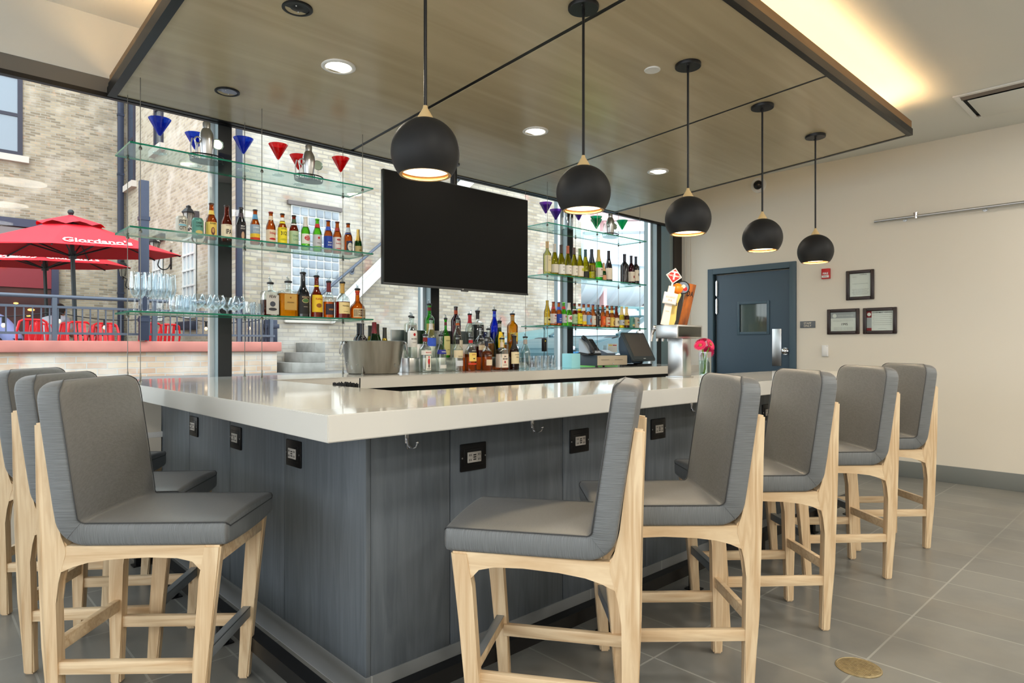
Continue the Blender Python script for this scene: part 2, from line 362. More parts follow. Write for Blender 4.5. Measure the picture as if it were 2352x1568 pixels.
# mullions and panes
MX = (-3.72, -1.97, -.22, 1.53, 3.28, 5.03, 6.66)
for i, x in enumerate(MX):
    bm = nb(); box(bm, x, x + .09, 4.495, 4.68, .735, 3.05); box(bm, x - .03, x, 4.565, 4.6, .735, 3.05, 1); box(bm, x + .001, x + .089, 4.489, 4.495, .735, 3.05, 2)  # lighter sides and dark front plate put daylight shading into the colours
    o = struct('window_%d_mullion' % (i + 1), bm, [m_mull, m_alu, m_dark])
    o['label'] = 'grey metal window mullion with bright bead'
edges = [-4.1] + [x + .045 for x in MX] + [7.1]
for i in range(len(edges) - 1):
    bm = nb(); box(bm, edges[i] + .02, edges[i + 1] - .02, 4.578, 4.584, .76, 3.05); struct('window_%d' % (i + 1), bm, m_glass)
bm = nb(); box(bm, 6.93, 7.099, 4.42, 4.56, .735, 2.78); box(bm, 6.86, 6.93, 4.44, 4.6, .735, 2.78, 1); struct('trim_5', bm, [M('bronze_jamb', (52, 46, 44), .5, .2), m_mull], 'dark bronze jamb where windows meet the white wall')
# ------------------------------------------------------------------ door
m_door = M('door_blue', (56, 76, 92), .42); m_dframe = M('door_frame_blue', (62, 84, 98), .45)
D = thing('door_1', 'dark slate blue staff door with small vision panel', 'door'); D['kind'] = 'structure'
bm = nb(); box(bm, 7.075, 7.16, 2.99, 3.06, 0, 2.205, bev=.003); box(bm, 7.075, 7.16, 3.98, 4.05, 0, 2.205, bev=.003); box(bm, 7.075, 7.16, 3.06, 3.98, 2.14, 2.205)
obj('door_frame', bm, m_dframe, D)
bm = nb(); box(bm, 7.13, 7.175, 3.07, 3.335, .01, 2.125); box(bm, 7.13, 7.175, 3.665, 3.962, .01, 2.125); box(bm, 7.13, 7.175, 3.335, 3.665, .01, 1.44); box(bm, 7.13, 7.175, 3.335, 3.665, 1.765, 2.125)
obj('door_leaf', bm, m_door, D)
bm = nb()
for a in ((3.305, 3.337, 1.41, 1.795), (3.663, 3.695, 1.41, 1.795), (3.337, 3.663, 1.41, 1.442), (3.337, 3.663, 1.763, 1.795)): box(bm, 7.118, 7.13, a[0], a[1], a[2], a[3], bev=.003)
obj('vision_panel_frame', bm, m_dframe, D)
bm = nb(); box(bm, 7.14, 7.146, 3.337, 3.663, 1.442, 1.763); obj('vision_panel_glass', bm, M('dark_wired_glass', (70, 82, 78), .06, spec=1.), D)
for z in (1.97, 1.755, .55):
    bm = nb(); tube(bm, [(7.118, 3.955, z - .085), (7.118, 3.955, z + .085)], .016, 10); tube(bm, [(7.118, 3.955, z - .095), (7.118, 3.955, z + .095)], .009, 8); obj('hinge', bm, m_steel, D)
bm = nb(); box(bm, 7.124, 7.13, 3.17, 3.275, 1.055, 1.47, bev=.001); obj('push_plate', bm, m_steel, D)
bm = nb(); disc(bm, (7.13, 3.125, 1.22), .04, (-1, 0, 0), th=.012); disc(bm, (7.118, 3.125, 1.22), .026, (-1, 0, 0), th=.035); sphere(bm, (7.085, 3.125, 1.22), .032, sc=(.5, 1, 1)); obj('door_knob', bm, m_chrome, D)
# ------------------------------------------------------------------ wooden canopy over the bar
CX0, CX1, CY0, CY1 = .878, 5.76, 1.52, 4.43
def zp(y): return 2.762 + .0585 * (CY1 - y)
m_can = wood('canopy_veneer', (192, 178, 148), (180, 166, 136), axis=0, rough=.24, scale=3.0)
m_lip = wood('canopy_edge_wood', (128, 98, 62), (108, 80, 48), axis=0, rough=.45, scale=4)
CAN = thing('suspended_canopy', 'large sloping wood veneer canopy with black edging hung over the bar', 'ceiling canopy')
def slab(bm, x0, x1, y0, y1, d0, d1, mi=0):
    v = [bm.verts.new(p) for p in ((x0, y0, zp(y0) + d0), (x1, y0, zp(y0) + d0), (x1, y1, zp(y1) + d0), (x0, y1, zp(y1) + d0), (x0, y0, zp(y0) + d1), (x1, y0, zp(y0) + d1), (x1, y1, zp(y1) + d1), (x0, y1, zp(y1) + d1))]
    for q in ((0, 3, 2, 1), (4, 5, 6, 7), (0, 1, 5, 4), (1, 2, 6, 5), (2, 3, 7, 6), (3, 0, 4, 7)): bm.faces.new([v[i] for i in q]).material_index = mi
for x0, x1 in ((CX0 + .045, 2.472), (2.502, 4.114), (4.144, CX1 - .03)):
    bm = nb(); slab(bm, x0, x1, CY0 + .03, CY1 - .02, 0, .03); obj('veneer_panel', bm, m_can, CAN, sharp=20)
for x in (2.487, 4.129): bm = nb(); slab(bm, x - .0152, x + .0152, CY0 + .03, CY1 - .02, .003, .03); obj('joint_strip', bm, m_black, CAN, sharp=20)
bm = nb(); slab(bm, CX0 + .03, CX1 - .03, CY0 + .03, CY1 - .02, .03, .06); obj('backing_board', bm, m_black, CAN, sharp=20)
bm = nb()
slab(bm, CX0, CX1, CY0, CY0 + .035, -.006, .045); slab(bm, CX0, CX1, CY1 - .02, CY1 + .012, -.006, .045); slab(bm, CX0, CX0 + .045, CY0 + .03, CY1 - .02, -.006, .06); slab(bm, CX1 - .03, CX1, CY0 + .03, CY1 - .02, -.004, .045)
obj('edge_trim', bm, m_black, CAN, sharp=20)
bm = nb(); slab(bm, CX0 + .01, CX1 - .01, CY0 + .006, CY0 + .024, .045, .105); slab(bm, CX0 + .006, CX0 + .024, CY0 + .024, CY1 - .02, .06, .105); slab(bm, CX1 - .024, CX1 - .006, CY0 + .024, CY1 - .02, .045, .105)
obj('cove_lip', bm, m_lip, CAN, sharp=20)
m_led = M('warm_led', (255, 200, 120), .5, emit=(255, 210, 150), es=40)
bm = nb(); slab(bm, CX0 + .06, CX1 - .06, CY0 + .05, CY0 + .075, .062, .082); slab(bm, CX0 + .05, CX0 + .075, CY0 + .1, CY1 - .3, .062, .082); slab(bm, CX1 - .075, CX1 - .05, CY0 + .1, CY1 - .3, .062, .082)
obj('cove_light_strip', bm, m_led, CAN, sharp=20)
bm = nb()
for x in (1.4, 2.9, 4.4, 5.4):
    for y in (2.0, 3.8): tube(bm, [(x, y, zp(y) + .06), (x, y, H)], .006, 6)
obj('hanger_rods', bm, m_steel, CAN)
# recessed lights and speakers in the canopy
m_disc = M('lamp_disc', (255, 250, 235), .5, emit=(255, 238, 205), es=14)
for i, (x, w) in enumerate(((1.766, 'nearest the left speakers'), (3.332, 'in the middle panel of the canopy'), (4.886, 'in the far panel of the canopy'))):
    y = 3.285; z = zp(y); t = thing('recessed_downlight', 'round glowing recessed downlight ' + w, 'ceiling light', (x, y, z), 0, 'downlights in the wooden canopy')
    bm = nb(); lathe(bm, [(.088, -.007), (.094, -.004), (.094, .004), (.072, .004), (.070, -.004), (.076, -.0075), (.088, -.007)], 32, caps=False); obj('trim_ring', bm, m_white, t)
    bm = nb(); disc(bm, (0, 0, -.003), .071, (0, 0, 1), 32, th=.004); obj('lamp_lens', bm, m_disc, t)
    a = area('downlight_light', (x, y, z - .012), (0, 0, 0), .14, .14, 6, (1, .9, .76), shape='DISK'); a.parent = None
for i, (x, y, l, ma) in enumerate(((1.343, 2.892, 'round black ceiling speaker near the top of the canopy', m_black), (1.405, 3.97, 'small round ceiling speaker with pale blue cone near the shelf cables', M('speaker_grey', (150, 155, 175), .3)))):
    t = thing('ceiling_speaker', l, 'speaker', (x, y, zp(y)))
    bm = nb(); lathe(bm, [(.062, -.006), (.070, -.004), (.070, .003), (.056, .003), (.055, -.004), (.062, -.006)], 32, caps=False); obj('speaker_ring', bm, m_black, t)
    bm = nb(); lathe(bm, [(.056, -.001), (.04, .001), (.02, -.004), (.005, -.007)], 24); obj('speaker_cone', bm, ma, t)
    bm = nb(); [sphere(bm, (.028 * math.cos(a), .028 * math.sin(a), -.003), .004, u=6, v=4) for a in (1, 4.1)]; obj('speaker_screw', bm, m_steel, t)
x, y = 3.2, 2.19
bm = nb(); lathe(bm, [(.045, -.005), (.047, -.002), (.047, .003)], 28); o = obj('sprinkler_cover', bm, m_white, loc=(x, y, zp(y) - .001)); tag(o, 'small plain white disc flush in the canopy beside the third pendant', 'sprinkler cover')
# ------------------------------------------------------------------ pendants
m_shade = M('matt_black_shade', (30, 31, 33), .55, spec=.35); m_gold = M('gold_lining', (206, 170, 120), .4, .5); m_cone = M('pale_wood_cone', (206, 178, 128), .5)
m_bulb = M('warm_bulb', (255, 225, 170), .5, emit=(255, 226, 176), es=5)
def make_pendant(x, y, label):
    zt = zp(y); t = thing('pendant_lamp', label, 'pendant lamp', (x, y, zt), 0, 'black globe pendants over the bar')
    bm = nb(); lathe(bm, [(.072, -.018), (.074, -.014), (.074, .002)], 28); [sphere(bm, (.045 * math.cos(a), .045 * math.sin(a), -.018), .005, u=8, v=4) for a in (.6, 3.7)]; obj('ceiling_plate', bm, m_black, t)
    zc = 2.005 - zt; R = .131
    bm = nb(); tube(bm, [(0, 0, -.015), (0, 0, zc + R + .03)], .0065, 8); obj('rod', bm, m_black, t)
    bm = nb(); lathe(bm, [(.033, zc + R - .012), (.031, zc + R + .002), (.010, zc + R + .038), (.0085, zc + R + .048)], 20); obj('neck_cone', bm, m_cone, t)
    pr = []
    a0, a1 = math.radians(-41), math.radians(78)
    for i in range(20):
        a = a0 + (a1 - a0) * i / 19; pr.append((R * math.cos(a), zc + R * math.sin(a)))
    bm = nb(); lathe(bm, pr, 40, caps=False); obj('shade', bm, m_shade, t, sharp=None)
    Ri = R - .004; pi = [(R * math.cos(a0), zc + R * math.sin(a0)), (Ri * math.cos(a0) - .008, zc + R * math.sin(a0) + .001)]
    for i in range(14):
        a = a0 + .06 + (a1 - a0) * i / 13; pi.append((Ri * math.cos(a), zc + Ri * math.sin(a)))
    bm = nb(); lathe(bm, pi, 40, caps=False); obj('shade_lining', bm, m_gold, t, sharp=60)
    bm = nb(); lathe(bm, [(.0, zc - .060), (.07, zc - .062), (.0925, zc - .068)], 32, caps=False); obj('diffuser', bm, m_bulb, t)
    area('pendant_light', (x, y, 2.005 - .068), (0, 0, 0), .13, .13, 5.0, (1, .78, .5), shape='DISK')
    return t
for x, l in ((1.45, 'black globe pendant nearest the camera, hanging in front of the television'), (2.378, 'black globe pendant in front of the right glass shelves'), (3.31, 'black globe pendant hanging before the white wall left of the door'), (4.247, 'black globe pendant hanging over the blue door'), (5.14, 'smallest looking black globe pendant, beside the red fire alarm')):
    make_pendant(x, 2.02, l)
# ------------------------------------------------------------------ bar counter
BX0, BY0 = .878, 1.696
TT, TB = 1.067, .987
bm = nb()
poly = [(BX0, BY0), (5.55, BY0), (5.55, 2.40), (1.59, 2.40), (1.59, 3.80), (6.45, 3.80), (6.45, 4.44), (BX0, 4.44)]
prism(bm, poly, TB, TT, 'z'); bmesh.ops.bevel(bm, geom=[e for e in bm.edges], offset=.003, segments=2, affect='EDGES')
tag(obj('bar_worktop', bm, m_counter), 'thick off-white quartz worktop wrapping round the bar', 'worktop')
m_pan = wood('blue_grey_panel', (106, 113, 119), (90, 97, 103), axis=2, rough=.5, scale=13)
m_seam = M('seam_dark', (30, 33, 38), .7)
m_plinth = brick('plinth_tile', ('X', 'Z'), (140, 143, 144), (132, 135, 136), (175, 176, 176), w=.6, h=.3, offset=0, mort=.003, rough=.5, bumps=.1, wobble=0.)
B = thing('bar_counter', 'blue grey wood panelled bar front under the white worktop', 'bar')
PX, PY = 1.178, 1.996
ys = [1.996, 2.662, 3.293, 3.918, 4.478]
for i in range(4):
    bm = nb(); box(bm, PX, PX + .02, ys[i] + (.0 if i == 0 else .0025), ys[i + 1] - .0025, .1, TB - .002, bev=.0015); obj('front_panel', bm, m_pan, B)
xs = [1.178, 1.551, 2.205, 2.852, 3.5, 4.15, 4.8, 5.30]
for i in range(7):
    bm = nb(); box(bm, xs[i] + (.021 if i == 0 else .0025), xs[i + 1] - .0025, PY, PY + .02, .1, TB - .002, bev=.0015); obj('front_panel', bm, m_pan, B)
bm = nb(); box(bm, 5.30, 5.32, 2.0, 2.36, .1, TB - .002); obj('front_panel', bm, m_pan, B)
bm = nb(); prism(bm, [(PX + .02, PY + .02), (5.30, PY + .02), (5.30, 2.34), (1.52, 2.34), (1.52, 4.46), (PX + .02, 4.46)], 0, TB - .003, 'z'); obj('bar_carcass', bm, m_seam, B)
bm = nb(); prism(bm, [(PX - .004, PY - .004), (5.325, PY - .004), (5.325, PY + .02), (PX + .02, PY + .02), (PX + .02, 4.46), (PX - .004, 4.46)], 0, .1, 'z'); obj('tile_plinth', bm, m_plinth, B)
# back bar cabinets
m_cab = wood('dark_cabinet', (74, 62, 52), (52, 43, 36), axis=0, rough=.5, scale=8)
BB = thing('back_bar_cabinets', 'dark wood cabinets under the back counter beneath the windows', 'cabinet')
bm = nb(); box(bm, 1.62, 6.4, 3.9, 4.44, 0, TB - .003); obj('cabinet_body', bm, m_seam, BB)
for i in range(6):
    x0 = 1.66 + i * .79; bm = nb(); box(bm, x0, x0 + .775, 3.875, 3.9, .1, TB - .06, bev=.003); o = obj('cabinet_door', bm, m_cab, BB)
    bm = nb(); box(bm, x0 + .05, x0 + .07, 3.85, 3.875, .6, .8); obj('handle', bm, m_steel, o)
# underbar ledge with straw caddy
bm = nb(); box(bm, 1.525, 1.93, 2.42, 3.7, .80, .84, bev=.003); box(bm, 1.53, 1.56, 2.45, 3.67, 0, .8, ); tag(obj('underbar_ledge', bm, m_steel), 'steel ledge behind the left arm of the bar', 'ledge')
t = thing('straw_caddy', 'black bar caddy full of black straws behind the left worktop', 'caddy', (1.67, 3.04, .84))
bm = nb(); box(bm, -.05, .05, -.08, .08, 0, .20, bev=.004); obj('caddy_box', bm, m_black, t)
for i in range(44):
    bm = nb(); xx, yy = -.036 + .024 * (i % 4), -.07 + .0128 * (i // 4); tube(bm, [(xx, yy, .06), (xx + .003, yy + .003, .232 + .010 * random.random())], .0034, 6); obj('straw', bm, m_black, t)
bm = nb(); tube(bm, [(.042, -.072, .06), (.046, -.074, .262)], .0034, 6); obj('straw', bm, m_black, t)
# foot rail
R = thing('foot_rail', 'black square steel foot rail running round the bar base', 'foot rail')
bm = nb(); box(bm, .965, 1.015, 1.77, 4.40, .10, .155); obj('rail', bm, m_black, R)
bm = nb(); box(bm, 1.015, 5.3, 1.77, 1.82, .10, .155); obj('rail', bm, m_black, R)
for x, y in ((.99, 2.15), (.99, 2.85), (.99, 3.55), (.99, 4.2), (1.5, 1.795), (2.27, 1.795), (3.0, 1.795), (3.75, 1.795), (4.5, 1.795), (5.2, 1.795)):
    bm = nb(); box(bm, x - .02, x + .02, y - .02, y + .02, 0, .10); box(bm, x - .035, x + .035, y - .035, y + .035, 0, .006); obj('post', bm, m_black, R)
# outlets and hooks
m_rec = M('outlet_ivory', (196, 190, 182), .4)
def outlet(loc, rz, label):
    t = thing('power_outlet', label, 'outlet', loc, rz, 'black power outlets along the bar front')
    bm = nb(); box(bm, -.067, .067, -.009, 0, -.055, .055, bev=.004); box(bm, -.05, .05, -.011, -.006, -.034, .034, bev=.003); obj('cover_plate', bm, m_black, t)
    bm = nb(); box(bm, -.035, .035, -.0145, -.01, -.021, .021, bev=.0015)
    for sx in (-.023, .023):
        for dx, w in ((-.004, .002), (.004, .002)): box(bm, sx + dx - w / 2, sx + dx + w / 2, -.0155, -.014, .006, .014, 1); box(bm, sx + dx - w / 2, sx + dx + w / 2, -.0155, -.014, -.014, -.006, 1)
    for dz in (-.009, 0, .009): box(bm, -.007, .007, -.0155, -.014, dz - .0022, dz + .0022, 1)
    obj('receptacle', bm, [m_rec, m_black], t)
    bm = nb(); [disc(bm, (s * .06, -.0095, 0), .0035, (0, -1, 0), 8, th=.001) for s in (-1, 1)]; obj('screw', bm, m_steel, t)
for y, w in ((2.561, 'nearest the bar corner on the left side'), (3.201, 'second from the bar corner on the left side'), (3.827, 'third from the bar corner on the left side')):
    outlet((PX, y, .822), -PI / 2, 'black plate power outlet ' + w)
for x, w in ((1.664, 'just right of the bar corner'), (2.315, 'left of the near stool backrest'), (2.965, 'between the two nearest right stools'), (4.254, 'beyond the second right stool')):
    outlet((x, PY, .822), 0, 'black plate power outlet ' + w)
for x, w in ((1.348, 'by the bar corner'), (2.003, 'left of the near stool backrest'), (3.306, 'seen by the second stool')):
    t = thing('purse_hook', 'small chrome purse hook under the worktop ' + w, 'hook', (x, PY, .92), 0, 'chrome hooks under the worktop')
    bm = nb(); box(bm, -.009, .009, -.004, 0, -.012, .03, bev=.0015); tube(bm, [(0, -.003, .005), (0, -.012, -.02), (.004, -.03, -.03), (.01, -.046, -.022), (.012, -.052, -.008)], [.005, .005, .0045, .004, .004], 8); sphere(bm, (.012, -.052, -.006), .006, u=8, v=6); tube(bm, [(0, -.003, -.005), (-.004, -.01, -.026), (-.005, -.014, -.034)], .004, 6)
    obj('hook', bm, m_chrome, t)
t = thing('cloth_bag', 'small white pleated cloth bag half hidden behind the nearest right stool', 'bag', (XatY(1455, 1.955), 1.955, .80))
bm = nb(); n_ = 28; secs = []
for r_, z_ in ((.030, 0), (.036, .01), (.034, .035), (.022, .062), (.008, .078)): secs.append([((r_ + .003 * math.cos(7 * 2 * PI * i / n_)) * math.cos(2 * PI * i / n_), (r_ + .003 * math.cos(7 * 2 * PI * i / n_)) * math.sin(2 * PI * i / n_), z_) for i in range(n_)])
loft(bm, secs); obj('bag_body', bm, M('white_cloth', (232, 230, 236), .8), t)
bm = nb(); tube(bm, [(0, 0, .076), (0, 0, .094)], .0045, 8); tube(bm, [(0, 0, .09), (0, .012, .115), (0, .03, .12)], .002, 6); obj('bag_tie', bm, M('gold_tie', (190, 156, 80), .4, .6), t)
# ------------------------------------------------------------------ stools
m_vin = M('grey_vinyl', (110, 111, 111), .40, sheen=.1, bump=(30, .12, (3, 60, 3)), tint=((100, 101, 101), 25, (2, 40, 2)))
m_rib_s = ribbed('grey_vinyl_seat_side', (114, 118, 120), False, 480)
m_rib_b = ribbed('grey_vinyl_back_side', (114, 118, 120), True, 480)
m_ash = wood('ash_wood', (234, 211, 175), (206, 174, 134), axis=2, rough=.42, scale=16)
m_ashh = wood('ash_wood_lengthways', (234, 211, 175), (206, 174, 134), axis=1, rough=.42, scale=16)
m_pipe = M('vinyl_piping', (66, 68, 70), .5)
def cushion(name, stations, mats, par):
    """stations: (y, z, ty, tz, half_width, half_thick): centre, thickness direction"""
    secs = []; bm = nb()
    for (y, z, ty, tz, hw, ht) in stations:
        s = []; r = min(.012, ht * .45)
        pts = []
        for (sx, sw) in ((1, -1), (1, 1), (-1, 1), (-1, -1)):
            for k in range(3):
                a0 = {(1, -1): -PI / 2, (1, 1): 0, (-1, 1): PI / 2, (-1, -1): PI}[(sx, sw)]
                a = a0 + PI / 2 * k / 2; pts.append((sx * (hw - r) + r * math.cos(a), sw * (ht - r) + r * math.sin(a), sx, sw))
            if (sx, sw) in ((1, 1), (-1, -1)):   # flats across the width, slightly crowned
                for q in (.6, .2, -.2, -.6): pts.append((sx * q * hw, sw * (ht + .009 * (1 - q * q) * min(1, ht / .03)), sx, sw))
            else: pts.append((sx * (hw + .002), 0, sx, sw))
        for u, w, _, _ in pts: s.append((u, y + ty * w, z + tz * w))
        secs.append(s)
    n = len(secs[0])
    loft(bm, secs)
    bm.faces.ensure_lookup_table()
    bmesh.ops.recalc_face_normals(bm, faces=list(bm.faces))
    for f in bm.faces: f.material_index = 1 if abs(f.normal.x) > .75 else 0
    if name == 'seat':
        for f in bm.faces:
            if f.normal.y > .8: f.material_index = 1
    o = obj(name, bm, mats, par, sharp=50)
    # welt piping round the front face
    L_ = [(-(hw - .001), y + ty * (ht - .0015), z + tz * (ht - .0015)) for (y, z, ty, tz, hw, ht) in stations]
    R_ = [(-p[0], p[1], p[2]) for p in L_]
    path = L_[::-1] + R_ if name == 'seat' else L_ + R_[::-1]
    bm = nb(); tube(bm, path, .0021, 6); obj('piping', bm, m_pipe, o)
    return o
def make_stool(loc, rz, label):
    """local +y faces the bar"""
    t = thing('bar_stool', label, 'bar stool', loc, rz, 'grey cushioned ash bar stools')
    # seat
    hz, ht = .664, .038; st = []
    for y, dw, dt in ((.312, .02, .016), (.310, .008, .008), (.303, .001, .001), (.295, 0, 0), (.2, -.002, 0), (.1, -.003, 0), (0, -.004, 0), (-.07, -.004, 0), (-.13, -.004, 0)):
        st.append((y, hz, 0, 1, .212 - dw, ht - dt))
    cy, cz, R = -.13, .722, .058     # spine turns up round this point
    for k in range(1, 4):
        a = math.radians(40 * k / 3); st.append((cy - R * math.sin(a), cz - R * math.cos(a), math.sin(a), math.cos(a), .217 + .002 * k, ht))
    cushion('seat', st, [m_vin, m_rib_s], t)
    st = []
    for k in range(0, 5):
        a = math.radians(40.5 + 41 * k / 4); st.append((cy - R * math.sin(a), cz - R * math.cos(a), math.sin(a), math.cos(a), .224 + .002 * k, ht))
    y0, z0 = st[-1][0], st[-1][1]; dirv = Vector((-.145, .99)).normalized(); nv = (math.sin(math.radians(81.5)), math.cos(math.radians(81.5)))
    Ltot = .445
    for q in (.06, .15, .25, .32, .36): st.append((y0 + dirv.x * q, z0 + dirv.y * q, nv[0], nv[1], .234, ht))
    for k in range(1, 8):
        a = PI / 2 * k / 8; rr = .07; st.append((y0 + dirv.x * (.375 + rr * math.sin(a)), z0 + dirv.y * (.375 + rr * math.sin(a)), nv[0], nv[1], .234 - rr * (1 - math.cos(a)), ht * (1 if k < 5 else (.9, .78, .6)[k - 5])))
    cushion('backrest', st, [m_vin, m_rib_b], t)
    zr = .626
    for s in (-1, 1):
        # rear leg running up into the post behind the backrest
        P = [(-.236, 0), (-.274, 0), (-.286, .30), (-.290, .60), (-.295, .80), (-.304, 1.018), (-.268, 1.022), (-.246, .84), (-.231, .72), (-.222, .655), (-.198, zr), (-.196, .60), (-.214, .556), (-.232, .51), (-.236, .44), (-.237, .2)]
        bm = nb(); x0, x1 = (.158, .196); A = prism(bm, P, s * x0, s * x1, 'x')
        for v in bm.verts: v.co.x += s * (.014 * min(1, v.co.z / .6) - .012 * max(0, 1 - v.co.z / .5))
        bmesh.ops.bevel(bm, geom=list(bm.edges), offset=.006, segments=2, affect='EDGES'); obj('leg', bm, m_ash, t)
        # front leg
        P = [(.187, 0), (.227, 0), (.252, .30), (.290, zr), (.232, zr), (.229, .57), (.219, .52), (.200, .25)]
        bm = nb(); prism(bm, P, s * .171, s * .2075, 'x')
        for v in bm.verts: v.co.x += s * (.004 - .0 * v.co.z)
        bmesh.ops.bevel(bm, geom=list(bm.edges), offset=.006, segments=2, affect='EDGES'); obj('leg', bm, m_ash, t)
        bm = nb(); prism(bm, [(.24, zr), (-.21, zr), (-.228, .532), (-.212, .548), (-.18, .562), (-.13, .573), (-.05, .583), (.06, .588), (.15, .585), (.2, .576), (.222, .552), (.235, .53)], s * .178, s * .2085, 'x')
        bmesh.ops.bevel(bm, geom=list(bm.edges), offset=.003, segments=1, affect='EDGES'); obj('side_rail', bm, m_ashh, t)
        bm = nb(); box(bm, s * .166, s * .19, -.25, .21, .205, .247, bev=.003); obj('side_stretcher', bm, m_ashh, t)
    bm = nb(); box(bm, -.18, .18, .255, .28, .565, .624, bev=.003); obj('front_rail', bm, m_ashh, t)
    bm = nb(); box(bm, -.17, .17, -.25, -.225, .55, .624, bev=.003); obj('back_rail', bm, m_ashh, t)
    bm = nb(); box(bm, -.165, .165, -.266, -.244, .268, .312, bev=.003); obj('back_stretcher', bm, m_ashh, t)
    bm = nb(); box(bm, -.178, .178, .212, .234, .235, .275, bev=.002); obj('footrest_bar', bm, m_ashh, t)
    bm = nb(); box(bm, -.178, .178, .232, .237, .238, .277, bev=.001); box(bm, -.178, .178, .210, .237, .273, .277); obj('footrest_plate', bm, M('footrest_metal', (150, 156, 160), .4, .4), t)
    for sx, y in ((-1, .207), (1, .207), (-1, -.255), (1, -.255)):
        pass
    return t
proto = None
ST = [((1.575, 1.47), 124, 'bar stool seen from the side in front of the right bar face, nearest the camera'),
      ((2.149, 1.409), 137.8, 'bar stool second from the camera on the right side of the bar'),
      ((2.906, 1.429), 139.8, 'bar stool in the middle of the row on the right side of the bar'),
      ((3.816, 1.445), 140, 'fourth bar stool along the right side, second from the far end'),
      ((4.594, 1.452), 139, 'farthest bar stool at the end of the right row, before the white wall'),
      ((.665, 2.495), -42.0, 'large looking bar stool at the left, nearest the camera on the left side'),
      ((.662, 3.075), -37.5, 'middle bar stool of the three on the left side of the bar'),
      ((.655, 3.83), -38, 'bar stool farthest left, by the low wall under the window')]
for (p, a, l) in ST:
    r = math.radians(a) - PI / 2
    if proto is None: proto = make_stool((p[0], p[1], 0), r, l)
    else: dup(proto, (p[0], p[1], 0), r, l)
# ------------------------------------------------------------------ wall things
def wallthing(name, label, cat, y, z, group=None):    # frame of reference: local x runs along the wall to the right, -y into the room
    return thing(name, label, cat, (7.1, y, z), -PI / 2, group)
m_red = M('alarm_red', (190, 32, 36), .4)
FL = Matrix(((1, 0, 0, 0), (0, 0, -1, 0), (0, 1, 0, 0), (0, 0, 0, 1)))   # lays text on a plane facing -y
def tflat(bm, s, size, x, y, z, mi=1, **k): text_flat(bm, s, size, Matrix.Translation((x, y, z)) @ FL, mi, **k)
t = wallthing('fire_alarm', 'small red fire alarm pull box on the white wall', 'fire alarm', 2.676, 2.04)
t.rotation_euler.z = -PI / 2
bm = nb(); box(bm, -.042, .042, -.03, 0, -.054, .054, bev=.004); tflat(bm, 'FIRE', .03, 0, -.0305, .0, bold=.03, fit=.055); obj('alarm_body', bm, [m_red, m_white], t)
bm = nb(); box(bm, -.036, .036, -.038, -.03, -.043, -.018, bev=.003); tflat(bm, 'PULL', .018, 0, -.0385, -.031, bold=.02); obj('pull_handle', bm, [m_white, M('grey_print', (120, 120, 125), .6)], t)
t = wallthing('staff_sign', 'small grey sign reading staff only right of the door', 'sign', 2.87, 1.509)
bm = nb(); box(bm, -.08, .08, -.008, 0, -.036, .036, bev=.001); obj('sign_plate', bm, M('sign_grey', (98, 104, 110), .5), t)
bm = nb(); tflat(bm, 'STAFF', .03, 0, -.009, .012, 0, bold=.01); tflat(bm, 'ONLY', .03, 0, -.009, -.016, 0, bold=.01); obj('sign_lettering', bm, M('sign_cream', (222, 216, 200), .5), t)
t = wallthing('wall_thermostat', 'small white wall control left of the picture frames, below the sign', 'wall control', 2.685, 1.226)
bm = nb(); box(bm, -.034, .034, -.022, 0, -.06, .06, bev=.006); disc(bm, (.022, -.022, .05), .003, (0, -1, 0), 8, 1, th=.001); obj('control_body', bm, [m_white, m_black], t)
bm = nb(); box(bm, -.028, .028, -.024, -.02, -.05, .035, bev=.002); obj('control_cover', bm, m_white, t)
m_frame = M('picture_frame_dark', (46, 34, 32), .35); m_ink = M('ink_grey', (110, 108, 108), .8); m_ink2 = M('ink_dark', (40, 38, 40), .8)
def frame(label, y0, y1, z0, z1, art):
    w, h = abs(y0 - y1) / 2, (z1 - z0) / 2; t = wallthing('picture_frame', label, 'framed notice', (y0 + y1) / 2, (z0 + z1) / 2, 'framed notices on the white wall')
    bm = nb(); f = .034
    for a in ((-w, -w + f, -h, h), (w - f, w, -h, h), (-w + f, w - f, h - f, h), (-w + f, w - f, -h, -h + f)): box(bm, a[0], a[1], -.022, 0, a[2], a[3], bev=.006)
    obj('frame', bm, m_frame, t)
    bm = nb(); box(bm, -w + f, w - f, -.008, -.004, -h + f, h - f)
    iw, ih = w - f, h - f; lines = art(bm, iw, ih)
    obj('printed_sheet', bm, [m_paper, m_ink, m_ink2, M('print_grey', (176, 176, 178), .8), M('print_red', (140, 40, 44), .8)], t)
    bm = nb(); box(bm, -iw, iw, -.0125, -.0115, -ih, ih); obj('frame_glass', bm, m_glass, t)
def art1(bm, w, h):
    tflat(bm, 'Certificate', .016, .3 * w, -.0085, h * .9, 2); tflat(bm, 'issued to', .01, -.55 * w, -.0085, h * .72)
    tflat(bm, 'this establishment is hereby permitted', .0095, 0, -.0085, h * .12)
    for i in range(6): tflat(bm, 'subject to the rules and orders of the city', .0085, 0, -.0085, -h * (.35 + .09 * i), fit=w * (1.6 - .1 * (i % 3)))
def art2(bm, w, h):
    box(bm, -w, w, -.009, -.008, h * .35, h, 3); disc(bm, (-w * .68, -.0092, h * .62), .02, (0, -1, 0), 20, 0, th=.001); tflat(bm, 'NOTICE TO EMPLOYEES', .014, .2 * w, -.0095, h * .62, 0)
    for i in range(2): tflat(bm, 'each employee shall read and observe the rules', .008, 0, -.0092, h * (.18 - .12 * i), fit=w * 1.6)
    tflat(bm, '1995', .034, .1 * w, -.0092, -h * .3, 2, bold=.01)
    for i in range(3): tflat(bm, 'posted by order of the department', .0075, 0, -.0092, -h * (.62 + .12 * i), fit=w * 1.5)
